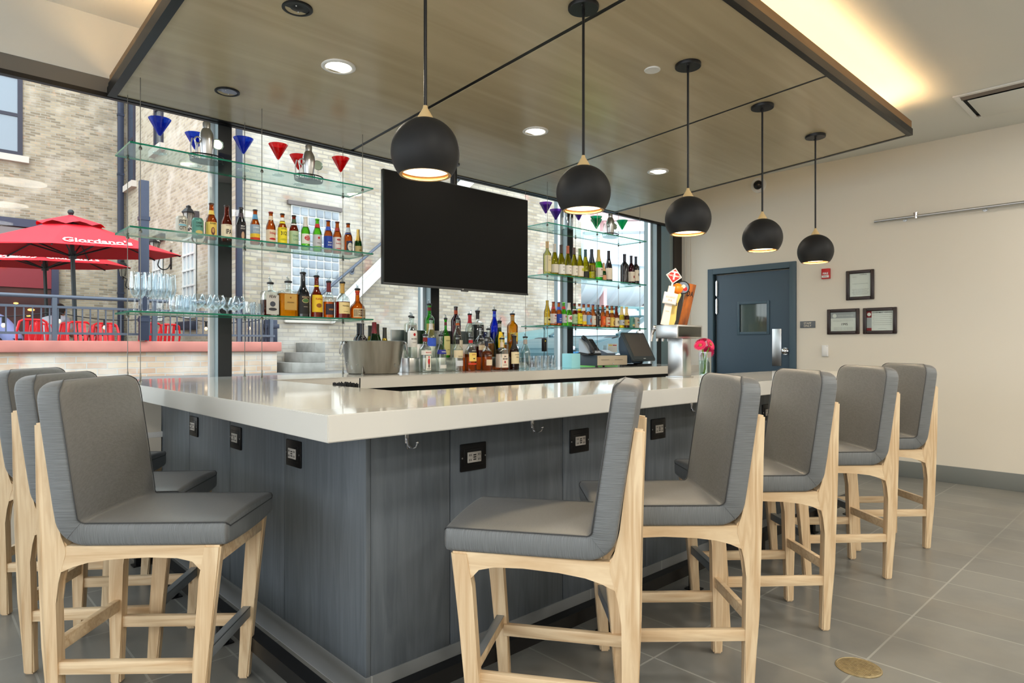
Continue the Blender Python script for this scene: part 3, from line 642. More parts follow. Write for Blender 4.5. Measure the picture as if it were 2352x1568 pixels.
def art3(bm, w, h):
    box(bm, -w, -w * .62, -.009, -.008, -h, h, 3); box(bm, -w, -w * .62, -.0095, -.0089, -h, -h * .72, 4); box(bm, -w, -w * .62, -.0095, -.0089, h * .35, h, 4); disc(bm, (-w * .81, -.0098, h * .68), .018, (0, -1, 0), 20, 0, th=.001)
    tflat(bm, 'GOVERNMENT WARNING', .02, .19 * w, -.0092, h * .84, 2, bold=.015, fit=w * 1.5)
    for i in range(6): tflat(bm, 'women should not drink alcoholic beverages during pregnancy because', .009, .19 * w, -.0092, h * (.6 - .2 * i), fit=w * (1.45 - .12 * (i % 2)))
    tflat(bm, 'may cause health problems', .008, .19 * w, -.0092, -h * .8, 2, fit=w * .6)
frame('dark framed portrait notice, topmost of the three frames', 2.477, 2.212, 1.747, 2.05, art1)
frame('dark framed notice with grey header, lower left of the three frames', 2.665, 2.349, 1.398, 1.662, art2)
frame('dark framed government warning, lower right of the three frames', 2.316, 2.008, 1.397, 1.66, art3)
t = wallthing('dome_camera', 'small chrome dome security camera high on the white wall', 'security camera', 3.413, 3.11)
bm = nb(); disc(bm, (0, 0, 0), .085, (0, -1, 0), 32, th=.03); obj('camera_base', bm, m_white, t)
bm = nb(); sphere(bm, (0, -.03, 0), .052, u=24, v=16, sc=(1, .9, 1)); obj('dome', bm, M('smoked_dome', (50, 48, 48), .08, .6), t)
t = wallthing('art_rail', 'brushed steel picture rail on the right wall', 'rail', 1.2, 2.52)
bm = nb(); tube(bm, [(-1.0, -.04, 0), (2.2, -.04, 0)], .014, 12); obj('rail_tube', bm, m_steel, t)
for x in (-.74, -.1, .9, 1.8): bm = nb(); tube(bm, [(x, 0, -.016), (x, -.03, -.016), (x, -.042, -.004)], .007, 8); disc(bm, (x, 0, -.016), .018, (0, -1, 0), 16, th=.006); obj('rail_bracket', bm, m_steel, t)
bm = nb(); tube(bm, [(-.64, -.04, -.02), (-.64, -.04, .03)], .017, 12); disc(bm, (-.64, -.04, .03), .021, (0, 0, 1), 16, th=.006); obj('rail_clip', bm, m_chrome, t)
bm = nb(); tube(bm, [(7.09, 4.36, .16), (7.09, 4.36, H)], .006, 6); tube(bm, [(7.09, 4.30, .16), (7.09, 4.30, H)], .006, 6); struct('trim_6', bm, m_wall, 'thin wall joint beads by the window jamb')
# ceiling diffuser
t = thing('ceiling_diffuser', 'square white air diffuser in the ceiling at the right', 'air vent', (6.30, .95, H))
bm = nb(); w = .35
for a in ((-w, w, -w, -w + .04), (-w, w, w - .04, w), (-w, -w + .04, -w + .04, w - .04), (w - .04, w, -w + .04, w - .04)): box(bm, a[0], a[1], a[2], a[3], -.012, 0, bev=.003)
obj('vent_frame', bm, m_white, t)
bm = nb(); box(bm, -w + .04, w - .04, -w + .04, w - .04, -.003, .001); obj('vent_recess', bm, M('vent_dark', (22, 22, 22), .8), t)
for s in (-1, 1):
    bm = nb(); prism(bm, [(-w + .04, -.006), (-w + .1, -.02), (-w + .1, -.016), (-w + .04, -.003)] if s < 0 else [(w - .04, -.006), (w - .1, -.02), (w - .1, -.016), (w - .04, -.003)], -w + .04, w - .04, 'y')
    obj('vent_blade', bm, M('vent_taupe', (120, 110, 102), .6), t)
bm = nb(); box(bm, -w + .115, w - .06, -w + .06, w - .075, -.03, -.024, bev=.002); obj('vent_plate', bm, m_ceil, t)
# floor drain cover
t = thing('floor_drain', 'round pale brass floor cover set in the tiles', 'floor cover', (2.733, .909, 0))
m_brass = M('worn_brass', (176, 160, 122), .4, .7, tint=((150, 136, 104), 60), bump=(90, .4))
bm = nb(); lathe(bm, [(.083, 0), (.083, .003), (.08, .004)], 40); obj('cover_disc', bm, m_brass, t)
bm = nb(); lathe(bm, [(.076, .004), (.078, .0052), (.08, .004)], 40, caps=False)
for i in range(-5, 6):
    for j in range(-5, 6):
        if i * i + j * j < 27: box(bm, i * .0125 - .0045, i * .0125 + .0045, j * .0125 - .0045, j * .0125 + .0045, .004, .0052)
obj('tread_pattern', bm, m_brass, t)
# ------------------------------------------------------------------ glass shelves on cables
SY0, SY1 = 4.05, 4.40
def shelf(x0, x1, zt, label):
    bm = nb(); box(bm, x0, x1, SY0, SY1, zt - .010, zt)
    for f in bm.faces: f.material_index = 0 if abs(f.normal.z) > .5 else 1
    tag(obj('glass_shelf', bm, [m_shelf, m_shedge], sharp=20), label, 'shelf', 'glass shelves hung on cables')
ZT = {'top': 2.405, 'mid': 1.937, 'low': 1.466}
for side, x0, x1 in (('left', .91, 2.452), ('right', 4.27, 5.81)):
    for k, w in (('top', 'top glass shelf with coloured martini glasses'), ('mid', 'middle glass shelf, ' + ('with the beer bottles' if side == 'left' else 'with the wine bottles')), ('low', 'lowest glass shelf, ' + ('with flutes and liquor' if side == 'left' else 'with the beer bottles'))):
        shelf(x0, x1, ZT[k], w + ' in the %s shelf unit' % side)
m_cable = M('steel_cable', (120, 118, 112), .35, .9)
for side, xs_ in (('left', (.97, 1.66, 2.385)), ('right', (4.30, 5.02, 5.74))):
    for j, x in enumerate(xs_):
        for y in (4.085, 4.37):
            w = ('outermost left', 'middle', 'outermost right')[j]
            t = thing('shelf_cable', '%s %s cable of the %s glass shelves' % (w, 'front' if y < 4.2 else 'back', side), 'cable', (x, y, TT), 0, 'steel cables holding the glass shelves')
            bm = nb(); tube(bm, [(0, 0, .001), (0, 0, zp(y) - TT)], .0022, 6); obj('cable_wire', bm, m_cable, t)
            for z in ZT.values():
                bm = nb(); lathe(bm, [(.009, z - TT - .028), (.010, z - TT - .02), (.006, z - TT - .0105)], 10); lathe(bm, [(.0085, z - TT), (.007, z - TT + .007)], 10); obj('clamp', bm, m_cable, t)
            bm = nb(); lathe(bm, [(.012, 0), (.006, .008), (.004, .05)], 10); obj('floor_ferrule', bm, m_cable, t)
# ------------------------------------------------------------------ bottles
G = {'amber': solid_glass('amber_glass', (222, 136, 52)), 'dkamber': solid_glass('dark_amber_glass', (176, 84, 40), mixt=.4), 'green': solid_glass('green_glass', (96, 214, 70)), 'ltgreen': solid_glass('light_green_glass', (150, 232, 80)),
     'black': M('dark_bottle', (16, 20, 26), .08, spec=.8), 'olive': solid_glass('olive_glass', (190, 178, 30)), 'clear': thin_glass('clear_bottle', (236, 242, 242), .07, 0, .7), 'whisky': solid_glass('whisky', (242, 150, 40)),
     'honey': solid_glass('honey_drink', (240, 176, 30)), 'yellow': solid_glass('yellow_drink', (240, 208, 60)), 'pale': solid_glass('pale_wine', (226, 222, 150)), 'red': solid_glass('red_drink', (176, 34, 28), mixt=.4), 'rum': thin_glass('clear_spirit', (226, 234, 230), .07, 0, .55),
     'blue': solid_glass('blue_glass', (30, 80, 220)), 'purple': solid_glass('plum_glass', (110, 40, 60), mixt=.3), 'dkgreen': solid_glass('dark_green_glass', (40, 120, 40), mixt=.3), 'wine': M('wine_bottle_dark', (22, 20, 26), .08, spec=.8), 'brown': solid_glass('brown_drink', (120, 40, 20), mixt=.25)}
def paint(rgb, rough=.55, metal=0.): return M('paint_%d_%d_%d%s' % (rgb + (('m' if metal else ''),)), rgb, rough, metal)
PROF = {
 'beer': (.228, .0305, [(.88, 0), (1, .012), (1, .54), (.92, .60), (.62, .71), (.45, .83), (.41, .945), (.46, .95), (.46, 1)]),
 'stubby': (.228, .0315, [(.88, 0), (1, .012), (1, .50), (.95, .56), (.70, .64), (.48, .74), (.42, .945), (.46, .95), (.46, 1)]),
 'can': (.122, .033, [(.78, 0), (.80, .01), (1, .07), (1, .90), (.82, .975), (.84, .985), (.84, 1), (.76, .985)]),
 'wine_g': (.305, .039, [(.88, 0), (1, .012), (1, .42), (.90, .53), (.58, .66), (.40, .76), (.35, .96), (.39, .965), (.39, 1)]),
 'wine_b': (.310, .0385, [(.88, 0), (1, .012), (1, .60), (.93, .65), (.60, .70), (.38, .75), (.36, .96), (.40, .965), (.40, 1)]),
 'champ': (.310, .044, [(.88, 0), (1, .012), (1, .42), (.90, .53), (.60, .66), (.40, .78), (.35, .90), (.37, .91), (.37, 1), (.30, 1.01)]),
 'liq': (.285, .042, [(.92, 0), (1, .012), (1, .60), (.95, .655), (.70, .71), (.42, .76), (.36, .80), (.36, .955), (.40, .96), (.40, 1)]),
 'liq_slim': (.295, .040, [(.92, 0), (1, .012), (1, .52), (.90, .60), (.60, .70), (.40, .78), (.36, .955), (.40, .96), (.40, 1)]),
 'liq_sq': (.27, .047, [(.95, 0, 1), (1, .012, 1), (1, .62, 1), (.93, .67, .9), (.45, .71, .3), (.34, .73, 0), (.33, .95, 0), (.40, .96, 0), (.40, 1, 0)]),
 'flask': (.215, .056, [(.95, 0, 1), (1, .015, 1), (1, .70, 1), (.90, .76, .9), (.36, .80, .3), (.27, .82, 0), (.26, .94, 0), (.32, .96, 0), (.32, 1, 0)]),
 'squat': (.215, .056, [(.95, 0), (1, .02), (1, .34), (.86, .46), (.50, .56), (.30, .64), (.24, .90), (.30, .92), (.30, 1)]),
 'baileys': (.30, .044, [(.90, 0), (1, .012), (1, .48), (.92, .56), (.58, .66), (.38, .74), (.34, .955), (.38, .96), (.38, 1)]),
 'deco': (.255, .058, [(.93, 0), (1, .02), (.98, .50), (.86, .60), (.52, .68), (.28, .74), (.26, .95), (.31, .96), (.31, 1)]),
}
ASP = {'flask': (1.05, .50), 'liq_sq': (1, .92)}
def rad_at(P, t):
    for a, b in zip(P, P[1:]):
        if a[1] <= t <= b[1]:
            f = (t - a[1]) / max(1e-6, b[1] - a[1]); ka = a[2] if len(a) > 2 else 0; kb = b[2] if len(b) > 2 else 0
            return a[0] + (b[0] - a[0]) * f, ka + (kb - ka) * f
    return P[-1][0], 0
def patch(bm, kind, Hh, Rr, t0, t1, half, off=.0006, ang=-PI / 2, mi=0, n=14):
    P = PROF[kind][2]; ax, ay = ASP.get(kind, (1, 1)); ts = sorted(set([t0, t1] + [p[1] for p in P if t0 < p[1] < t1])); rows = []
    full = half >= 179
    for t in ts:
        r, k = rad_at(P, t); r = r * Rr + off; row = []
        for i in range(n if full else n + 1):
            a = ang - math.radians(half) + 2 * math.radians(half) * i / n; x, y = sq(a, k, ax, ay)
            row.append(bm.verts.new((r * x, r * y, t * Hh)))
        rows.append(row)
    for j in range(len(rows) - 1):
        m_ = len(rows[j])
        for i in range(m_ if full else m_ - 1):
            f = bm.faces.new((rows[j][i], rows[j][(i + 1) % m_], rows[j + 1][(i + 1) % m_], rows[j + 1][i])); f.smooth = True; f.material_index = mi
def bottle(name, kind, loc, label, cat, group, g, labs=(), neck=None, cap=None, fill=None, pour=False, Hs=1., Rs=1., rz=0., foil=None):
    """labs: (t0,t1,half_angle,rgb,[(text,size,t,rgb,fit)])"""
    H0, R0, P = PROF[kind]; Hh, Rr = H0 * Hs, R0 * Rs; ax, ay = ASP.get(kind, (1, 1))
    t = thing(name, label, cat, loc, rz, group)
    gm = G[g] if isinstance(g, str) else g
    n = 28 if kind in ASP else 22
    PP = [(p[0] * Rr, p[1] * Hh) + tuple(p[2:]) for p in P]
    if fill:
        lvl, liq = fill; r, k = rad_at(P, lvl); PP = sorted(PP + [(r * Rr, lvl * Hh, k)], key=lambda q: q[1]); j0 = [i for i, q in enumerate(PP) if abs(q[1] - lvl * Hh) < 1e-9][0]
        bm = nb(); lathe(bm, PP, n, ax=ax, ay=ay, mfn=lambda j: 1 if j < j0 else 0)
        # surface of the drink
        rr_ = PP[j0]; vv = []
        for i in range(n): x, y = sq(2 * PI * i / n, rr_[2] if len(rr_) > 2 else 0, ax, ay); vv.append(bm.verts.new((rr_[0] * .98 * x, rr_[0] * .98 * y, rr_[1])))
        bm.faces.new(vv).material_index = 1
        obj('glass_body', bm, [gm, G[liq]], t)
    else:
        bm = nb(); lathe(bm, PP, n, ax=ax, ay=ay); obj('glass_body' if name != 'beverage_can' else 'can_body', bm, gm, t)
    for (t0, t1, half, rgb, texts) in labs:
        bm = nb(); patch(bm, kind, Hh, Rr, t0, t1, half); mats = [paint(rgb)]
        lift = 0.
        for (s, size, tt, trgb, fit) in texts:
            mt = paint(trgb)
            if mt not in mats: mats.append(mt)
            mi = mats.index(mt); r, k = rad_at(P, tt)
            if s == 'O':   # a plain round or band device
                w = size; lift += .0002; patch_device(bm, r * Rr * (ay if k > .5 else 1) + .0008 + lift, tt * Hh, w, fit or w, mi, k > .5)
            elif k > .5: tflat(bm, s, size, 0, -(r * Rr * ay + .0016), tt * Hh, mi, bold=.015, fit=fit)
            else: text_cyl(bm, s, size, r * Rr + .0016, tt * Hh, mi=mi, bold=.015, fit=fit)
        obj('label', bm, mats, t, sharp=60)
    if neck:
        for (t0, t1, rgb) in (neck if isinstance(neck, list) else [neck]):
            bm = nb(); patch(bm, kind, Hh, Rr, t0, t1, 180, n=16); obj('neck_label', bm, paint(rgb), t, sharp=60)
    if foil:
        bm = nb(); r1 = rad_at(P, foil[0])[0]; patch(bm, kind, Hh, Rr, foil[0], .999, 180, .0008, n=18); disc(bm, (0, 0, Hh), rad_at(P, .999)[0] * Rr + .0008, n=18, th=.0012); obj('foil_capsule', bm, paint(foil[1], .4, foil[2] if len(foil) > 2 else 0), t, sharp=40)
    if cap:
        r = P[-1][0] * Rr; bm = nb(); lathe(bm, [(r * 1.13, Hh - .006), (r * 1.15, Hh - .003), (r * 1.0, Hh + .001)], 16); obj('cap', bm, paint(cap, .4), t)
    if pour:
        r = P[-1][0] * Rr; bm = nb(); lathe(bm, [(r * 1.0, Hh - .002), (r * 1.25, Hh), (r * 1.25, Hh + .010), (r * .8, Hh + .014)], 16); p = obj('pourer_collar', bm, m_black, t)
        bm = nb(); s = 1 if random.random() < .5 else -1
        tube(bm, [(0, 0, Hh + .012), (s * .004, -.002, Hh + .026), (s * .014, -.006, Hh + .042)], [.0085, .006, .0035], 8); tube(bm, [(-s * .005, .002, Hh + .012), (-s * .009, .003, Hh + .034)], .002, 6); obj('pourer_spout', bm, thin_glass('spout_plastic', (230, 236, 240), .12, .05, .8), t)
    return t
def patch_device(bm, r, z, w, h, mi, flat):
    n = 16; cols = []
    for i in range(n + 1):
        a = PI * i / n; u, v = -w / 2 * math.cos(a), max(.0004, h / 2 * math.sin(a))
        P_ = (lambda vv: (u, -r, z + vv)) if flat else (lambda vv: (r * math.cos(-PI / 2 + u / r), r * math.sin(-PI / 2 + u / r), z + vv))
        cols.append((bm.verts.new(P_(-v)), bm.verts.new(P_(v))))
    for (p, q), (p2, q2) in zip(cols, cols[1:]): bm.faces.new((p, p2, q2, q)).material_index = mi
CR, YE, WH, BK, RD, BL, GN, GY, GO, NV = (236, 224, 196), (240, 214, 60), (238, 238, 234), (24, 24, 26), (190, 30, 36), (30, 70, 170), (60, 120, 70), (150, 156, 160), (200, 160, 70), (26, 34, 66)
def beer_spec(k):
    return {
     'fist': dict(kind='can', g=paint((196, 192, 180), .35, .3), labs=[(.1, .88, 178, (206, 202, 190), [('FIST', .030, .70, BK, .040), ('CITY', .030, .38, BK, .040), ('O', .05, .54, (120, 190, 214), .010)])]),
     'daisy': dict(kind='can', g=paint((90, 150, 140), .35, .3), labs=[(.1, .88, 178, (98, 158, 146), [('DAISY', .018, .74, (20, 44, 50), .036), ('CUTTER', .016, .58, (20, 44, 50), .04), ('O', .045, .28, (214, 196, 120), .022), ('O', .03, .14, (120, 60, 40), .010)])]),
     'alla': dict(kind='stubby', g='amber', labs=[(.07, .47, 100, (232, 200, 96), [('ALLAGASH', .012, .43, BK, .036), ('O', .024, .22, (110, 60, 50), .05), ('O', .014, .24, (200, 150, 90), .03)])], neck=(.68, .80, (232, 200, 96)), cap=(60, 40, 20)),
     'ipa': dict(kind='stubby', g='dkamber', labs=[(.07, .46, 110, CR, [('IPA', .044, .25, BK, .038), ('LAGUNITAS', .008, .43, (120, 90, 60), .034)])], cap=(40, 24, 20)),
     'stout': dict(kind='beer', g='black', labs=[(.08, .50, 100, (30, 26, 34), [('MILK', .012, .46, WH, .026), ('STOUT', .012, .39, WH, .03), ('O', .020, .2, (196, 160, 130), .05)])], neck=(.72, .84, (70, 60, 70)), cap=(40, 30, 30)),
     'summer': dict(kind='beer', g='amber', labs=[(.06, .19, 120, (206, 60, 30), []), (.19, .30, 120, (236, 196, 50), []), (.30, .56, 120, (150, 170, 186), [('SUMMER', .014, .47, (226, 236, 240), .042), ('KOLSCH', .012, .36, (226, 236, 240), .04)])], neck=(.72, .86, (90, 150, 190)), cap=(40, 50, 60)),
     'stiegl': dict(kind='beer', g='amber', labs=[(.10, .47, 110, (226, 206, 176), [('Stiegl', .020, .37, RD, .046), ('O', .05, .20, RD, .014)])], neck=(.76, .88, (226, 206, 176)), cap=(150, 40, 36)),
     '312': dict(kind='beer', g='amber', labs=[(.12, .58, 110, (238, 222, 40), [('GOOSE', .012, .54, BK, .034), ('312', .034, .40, BK, .042), ('O', .05, .22, (200, 190, 30), .014)]), (.08, .12, 110, BK, [])], neck=[(.70, .76, (236, 220, 60)), (.78, .88, WH)], cap=(40, 36, 30)),
     'green': dict(kind='beer', g='dkamber', labs=[(.13, .52, 110, (176, 200, 160), [('Green', .020, .38, (90, 150, 110), .04), ('Line', .020, .26, (90, 150, 110), .03)]), (.08, .13, 110, (60, 110, 70), [])], neck=[(.70, .74, WH), (.76, .88, (60, 90, 60))], cap=(30, 34, 30)),
     'stella': dict(kind='beer', g='ltgreen', labs=[(.18, .48, 80, (232, 230, 222), [('O', .044, .35, RD, .034), ('STELLA', .009, .38, WH, .028), ('ARTOIS', .009, .32, WH, .028)])], foil=(.70, (214, 210, 200))),
     'pils': dict(kind='beer', g='ltgreen', labs=[(.14, .50, 90, (196, 196, 200), [('O', .016, .40, RD, .016), ('O', .03, .24, (120, 120, 126), .006)])], neck=(.72, .84, (190, 40, 40)), cap=(120, 220, 90)),
     'bud': dict(kind='beer', g='amber', labs=[(.12, .50, 120, (20, 60, 160), [('BUD', .014, .30, WH, .028), ('LIGHT', .014, .22, WH, .034)])], neck=(.68, .80, (60, 90, 190)), cap=(30, 50, 130)),
     'budw': dict(kind='beer', g='amber', labs=[(.10, .50, 120, (222, 214, 210), [('Budweiser', .012, .30, RD, .040), ('O', .04, .14, RD, .006), ('O', .03, .42, (170, 60, 60), .014)])], neck=(.70, .80, (170, 60, 56)), cap=(110, 50, 40)),
     'oval': dict(kind='beer', g='amber', labs=[(.05, .42, 55, (30, 34, 50), [('O', .040, .24, (232, 228, 218), .06), ('O', .034, .40, (40, 60, 120), .012), ('PILS', .010, .24, BK, .022)])], neck=[(.70, .86, (196, 210, 220)), (.64, .68, (50, 80, 140))], cap=(30, 40, 50)),
     'split': dict(kind='champ', g='dkgreen', Hs=.62, Rs=.66, labs=[(.08, .36, 80, (196, 178, 120), [('O', .02, .2, (120, 100, 60), .01)])], foil=(.56, (206, 176, 100), 1)),
     'corona': dict(kind='beer', g='yellow', Hs=1.04, labs=[(.10, .34, 100, (214, 200, 120), [('O', .03, .24, BK, .02)])]),
     'gyel': dict(kind='beer', g='amber', labs=[(.24, .52, 110, (206, 204, 196), []), (.10, .24, 110, (240, 200, 40), [])], neck=(.70, .84, (220, 220, 210)), cap=(60, 70, 130)),
     'blue': dict(kind='beer', g='amber', labs=[(.10, .52, 110, (130, 170, 214), [('O', .022, .28, (200, 90, 60), .05)])], neck=(.68, .86, (140, 190, 226)), cap=(120, 30, 40)),
     'white': dict(kind='beer', g='amber', labs=[(.10, .50, 110, (222, 214, 200), [('O', .03, .34, (226, 150, 90), .008)])], cap=(40, 60, 130)),
     'orange': dict(kind='beer', g='amber', labs=[(.10, .50, 110, (230, 90, 30), [('O', .03, .3, (240, 130, 50), .05)])], neck=(.70, .84, (90, 50, 30)), cap=(60, 30, 24)),
     'clearg': dict(kind='beer', g='yellow', labs=[(.14, .38, 110, (190, 196, 206), [('Miller', .014, .26, NV, .036)])], foil=(.62, (220, 196, 140), 0)),
     'negra': dict(kind='stubby', g='brown', labs=[(.14, .40, 110, (206, 176, 90), [('O', .03, .28, (150, 40, 30), .016)])], foil=(.60, (226, 196, 130), 0))}[k]
DESC = {'fist': 'pale grey can with bold black lettering', 'daisy': 'teal beer can with a yellow picture', 'alla': 'brown beer bottle with yellow label and brown picture', 'ipa': 'brown beer bottle with big black IPA on cream label', 'stout': 'nearly black stout bottle with dark label',
 'summer': 'beer bottle with grey, yellow and red banded label', 'stiegl': 'beer bottle with red script on cream label', '312': 'beer bottle with yellow 312 label', 'green': 'beer bottle with pale green label', 'stella': 'green beer bottle with white foil neck and red oval',
 'pils': 'bright green beer bottle with silver label and red seal', 'bud': 'beer bottle with royal blue label', 'budw': 'beer bottle with white label and red script', 'oval': 'beer bottle with round white badge label', 'split': 'small green sparkling wine bottle with gold foil',
 'corona': 'clear bottle of yellow beer', 'gyel': 'beer bottle with half yellow half grey label', 'blue': 'beer bottle with light blue label and neck', 'white': 'beer bottle with plain off-white label', 'orange': 'beer bottle with orange label', 'clearg': 'clear beer bottle with yellow beer and cream foil', 'negra': 'dark beer bottle with gold label and cream foil'}
def put_beer(k, px, y, z, where, group):
    sp_ = dict(beer_spec(k)); kind = sp_.pop('kind'); g = sp_.pop('g')
    nm, cat = ('beverage_can', 'can') if kind == 'can' else (('wine_bottle', 'bottle') if kind == 'champ' else ('beer_bottle', 'bottle'))
    bottle(nm, kind, (XatY(px, y), y, z + .0003), DESC[k] + ' ' + where, cat, group, g, rz=random.uniform(-.12, .12), **sp_)
for k, px in zip(['fist', 'daisy', 'alla', 'ipa', 'stout', 'summer', 'stiegl', '312', 'green', 'stella', 'pils', 'bud', 'budw', 'oval', 'split'], [417.4, 454, 485.5, 520.6, 553.5, 586, 622, 648.6, 675, 701.6, 728.8, 753.8, 774.6, 799.6, 822.6]):
    put_beer(k, px, 4.24, ZT['mid'], 'on the left middle shelf', 'beers on the left middle shelf')
for k, px in zip(['corona', 'budw', 'bud', 'pils', 'stella', 'green', '312', 'gyel', 'blue', 'white', 'stout', 'orange', 'stiegl', 'alla', 'ipa', 'clearg', 'negra', 'daisy', 'fist'], [1256.8, 1271, 1283.4, 1294.6, 1307, 1319.6, 1330.8, 1340.5, 1351.7, 1362, 1373, 1384.4, 1394.6, 1405.3, 1415.5, 1427.8, 1439, 1450.7, 1461.4]):
    put_beer(k, px, 4.18, ZT['low'], 'on the right lowest shelf', 'beers on the right lowest shelf')
# wines, right middle shelf
WN = [('wine_b', 'pale', 1256.8, 'clear bottle of white wine with beige label and bare cork', (.10, .58, 70, (226, 214, 170)), (.80, (206, 168, 110)), 1.02),
      ('wine_g', 'olive', 1273.7, 'olive wine bottle with pale foil and curved white label', (.10, .36, 90, (226, 220, 206)), (.74, (196, 192, 184)), 1.),
      ('wine_g', 'olive', 1288.8, 'green-yellow wine bottle with brown foil and plain white label', (.08, .38, 90, WH), (.74, (66, 52, 44)), 1.),
      ('wine_g', 'olive', 1304, 'green-yellow wine bottle with copper foil and white label', (.10, .38, 90, (236, 230, 220)), (.76, (172, 92, 60)), 1.),
      ('wine_g', 'olive', 1318.6, 'green-yellow wine bottle with taupe foil and small dark motif', (.08, .40, 90, (234, 228, 214)), (.78, (92, 76, 68)), .98),
      ('wine_g', 'olive', 1331.8, 'wine bottle with green foil and yellow spot on its label', (.08, .42, 90, (230, 220, 204)), (.78, (120, 142, 84)), .98),
      ('wine_g', 'olive', 1344.6, 'olive wine bottle with dark teal foil and black label', (.06, .26, 90, (40, 40, 34)), (.76, (34, 74, 78)), .98),
      ('champ', 'olive', 1359, 'dark olive sparkling wine bottle with navy foil and gold collar', (.30, .48, 180, (150, 130, 50)), (.56, (36, 46, 62)), 1.),
      ('champ', 'green', 1374.7, 'bright green sparkling wine bottle with gold foil', (.12, .42, 110, (222, 218, 206)), (.62, (196, 170, 90)), 1.02),
      ('champ', 'dkgreen', 1386.4, 'miniature sparkling wine bottle with pink gold label', (.06, .34, 90, (222, 160, 120)), (.56, (214, 170, 120)), .62),
      ('wine_g', 'wine', 1398, 'dark red wine bottle with large cream label, standing alone', (.08, .44, 95, (232, 222, 204)), (.74, (30, 26, 40)), 1.06),
      ('wine_b', 'wine', 1434.4, 'broad black wine bottle without paper label', None, (.76, (26, 30, 44)), 1.02),
      ('wine_b', 'purple', 1449.7, 'plum red wine bottle with cream label and red seal', (.10, .44, 100, (236, 226, 210)), (.74, (40, 40, 56)), 1.),
      ('wine_b', 'wine', 1460.4, 'black wine bottle with brown seal label at the right end', (.14, .52, 100, (238, 228, 210)), (.72, (36, 44, 60)), 1.)]
for i, (kind, g, px, d, lb, fo, hs) in enumerate(WN):
    tx = []
    if lb:
        tx = {1: [], 5: [('O', .028, .30, (200, 196, 60), .03)], 8: [('O', .016, .36, (170, 70, 40), .016), ('O', .06, .17, BK, .004)], 12: [('O', .02, .26, (150, 40, 44), .03)], 13: [('O', .02, .36, (100, 60, 60), .034)], 6: [], 7: [], 9: [], 10: [], 0: [('O', .03, .44, (150, 130, 90), .006)]}.get(i, [('O', .03, .30, (120, 110, 100), .005), ('O', .012, .2, (90, 80, 70), .008)])
    y = 4.17
    bottle('wine_bottle', kind, (XatY(px, y), y, ZT['mid'] + .0003), d + ' on the right shelf', 'bottle', 'wines on the right middle shelf', g, labs=[lb + (tx,)] if lb else [], foil=fo, Hs=hs, Rs=(.62 if i == 9 else (1.12 if i == 11 else 1.)), rz=random.uniform(-.1, .1))
# liquor, left lowest shelf
y = 4.21; z = ZT['low'] + .0003; gp = 'liquor on the left lowest shelf'
bottle('liquor_bottle', 'flask', (XatY(621, y), y, z), 'clear flask of whiskey with grey picture label reading FEW, left of the liquor row', 'bottle', gp, 'clear', [(.06, .66, 38, (206, 204, 200), [('FEW', .026, .60, BK, .05), ('O', .04, .38, (70, 76, 90), .035), ('O', .06, .22, (60, 60, 66), .02)])], fill=(.5, 'brown'), pour=True, rz=.15)
bottle('liquor_bottle', 'flask', (XatY(662, y), y, z), 'square golden amaretto bottle with tan label', 'bottle', gp, 'clear', [(.2, .66, 34, (200, 160, 84), [('DISARONNO', .012, .42, (90, 60, 20), .05), ('O', .012, .56, (150, 90, 20), .012)])], fill=(.68, 'honey'), pour=True, Hs=1.08, Rs=1.12, rz=.1)
bottle('liquor_bottle', 'baileys', (XatY(696, y), y, z), 'tall black cream liqueur bottle with round green picture', 'bottle', gp, 'black', [(.08, .50, 75, (26, 24, 24), [('BAILEYS', .013, .46, (220, 190, 150), .05), ('O', .05, .38, (200, 180, 120), .032), ('O', .044, .38, (70, 110, 60), .026), ('ORIGINAL', .008, .24, (190, 180, 160), .03)])], pour=True)
bottle('liquor_bottle', 'baileys', (XatY(727, y), y, z), 'dark brown coffee liqueur bottle with yellow label', 'bottle', gp, 'dkamber', [(.14, .56, 70, (236, 196, 40), [('Kahlua', .020, .46, (180, 40, 20), .05), ('O', .04, .3, (150, 90, 30), .03)])], neck=(.76, .80, YE), pour=True, Hs=.95, Rs=.95)
bottle('liquor_bottle', 'liq_slim', (XatY(755, y), y, z), 'cognac bottle with dark red neck and small navy label', 'bottle', gp, 'clear', [(.10, .40, 60, (40, 34, 50), [('VSOP', .016, .24, (226, 150, 60), .036)])], fill=(.46, 'whisky'), foil=(.74, (110, 24, 30)), pour=True, Hs=.86, Rs=.95)
bottle('liquor_bottle', 'deco', (XatY(786.5, y), y, z), 'cognac bottle with gold neck and cream label', 'bottle', gp, 'clear', [(.14, .46, 55, (236, 212, 150), [('Hennessy', .014, .36, (80, 60, 40), .05), ('COGNAC', .008, .2, (80, 60, 40), .036)])], fill=(.48, 'red'), foil=(.72, (196, 156, 80)), pour=True, Rs=.92)
bottle('liquor_bottle', 'squat', (XatY(821, y), y, z), 'squat amber orange liqueur bottle with brown label at the right end', 'bottle', gp, 'whisky', [(.06, .36, 60, (226, 206, 160), []), (.09, .33, 55, (90, 60, 36), [('Grand', .012, .25, (236, 220, 190), .036), ('Marnier', .012, .18, (236, 220, 190), .044)])], neck=(.84, .96, (196, 60, 30)), pour=True)
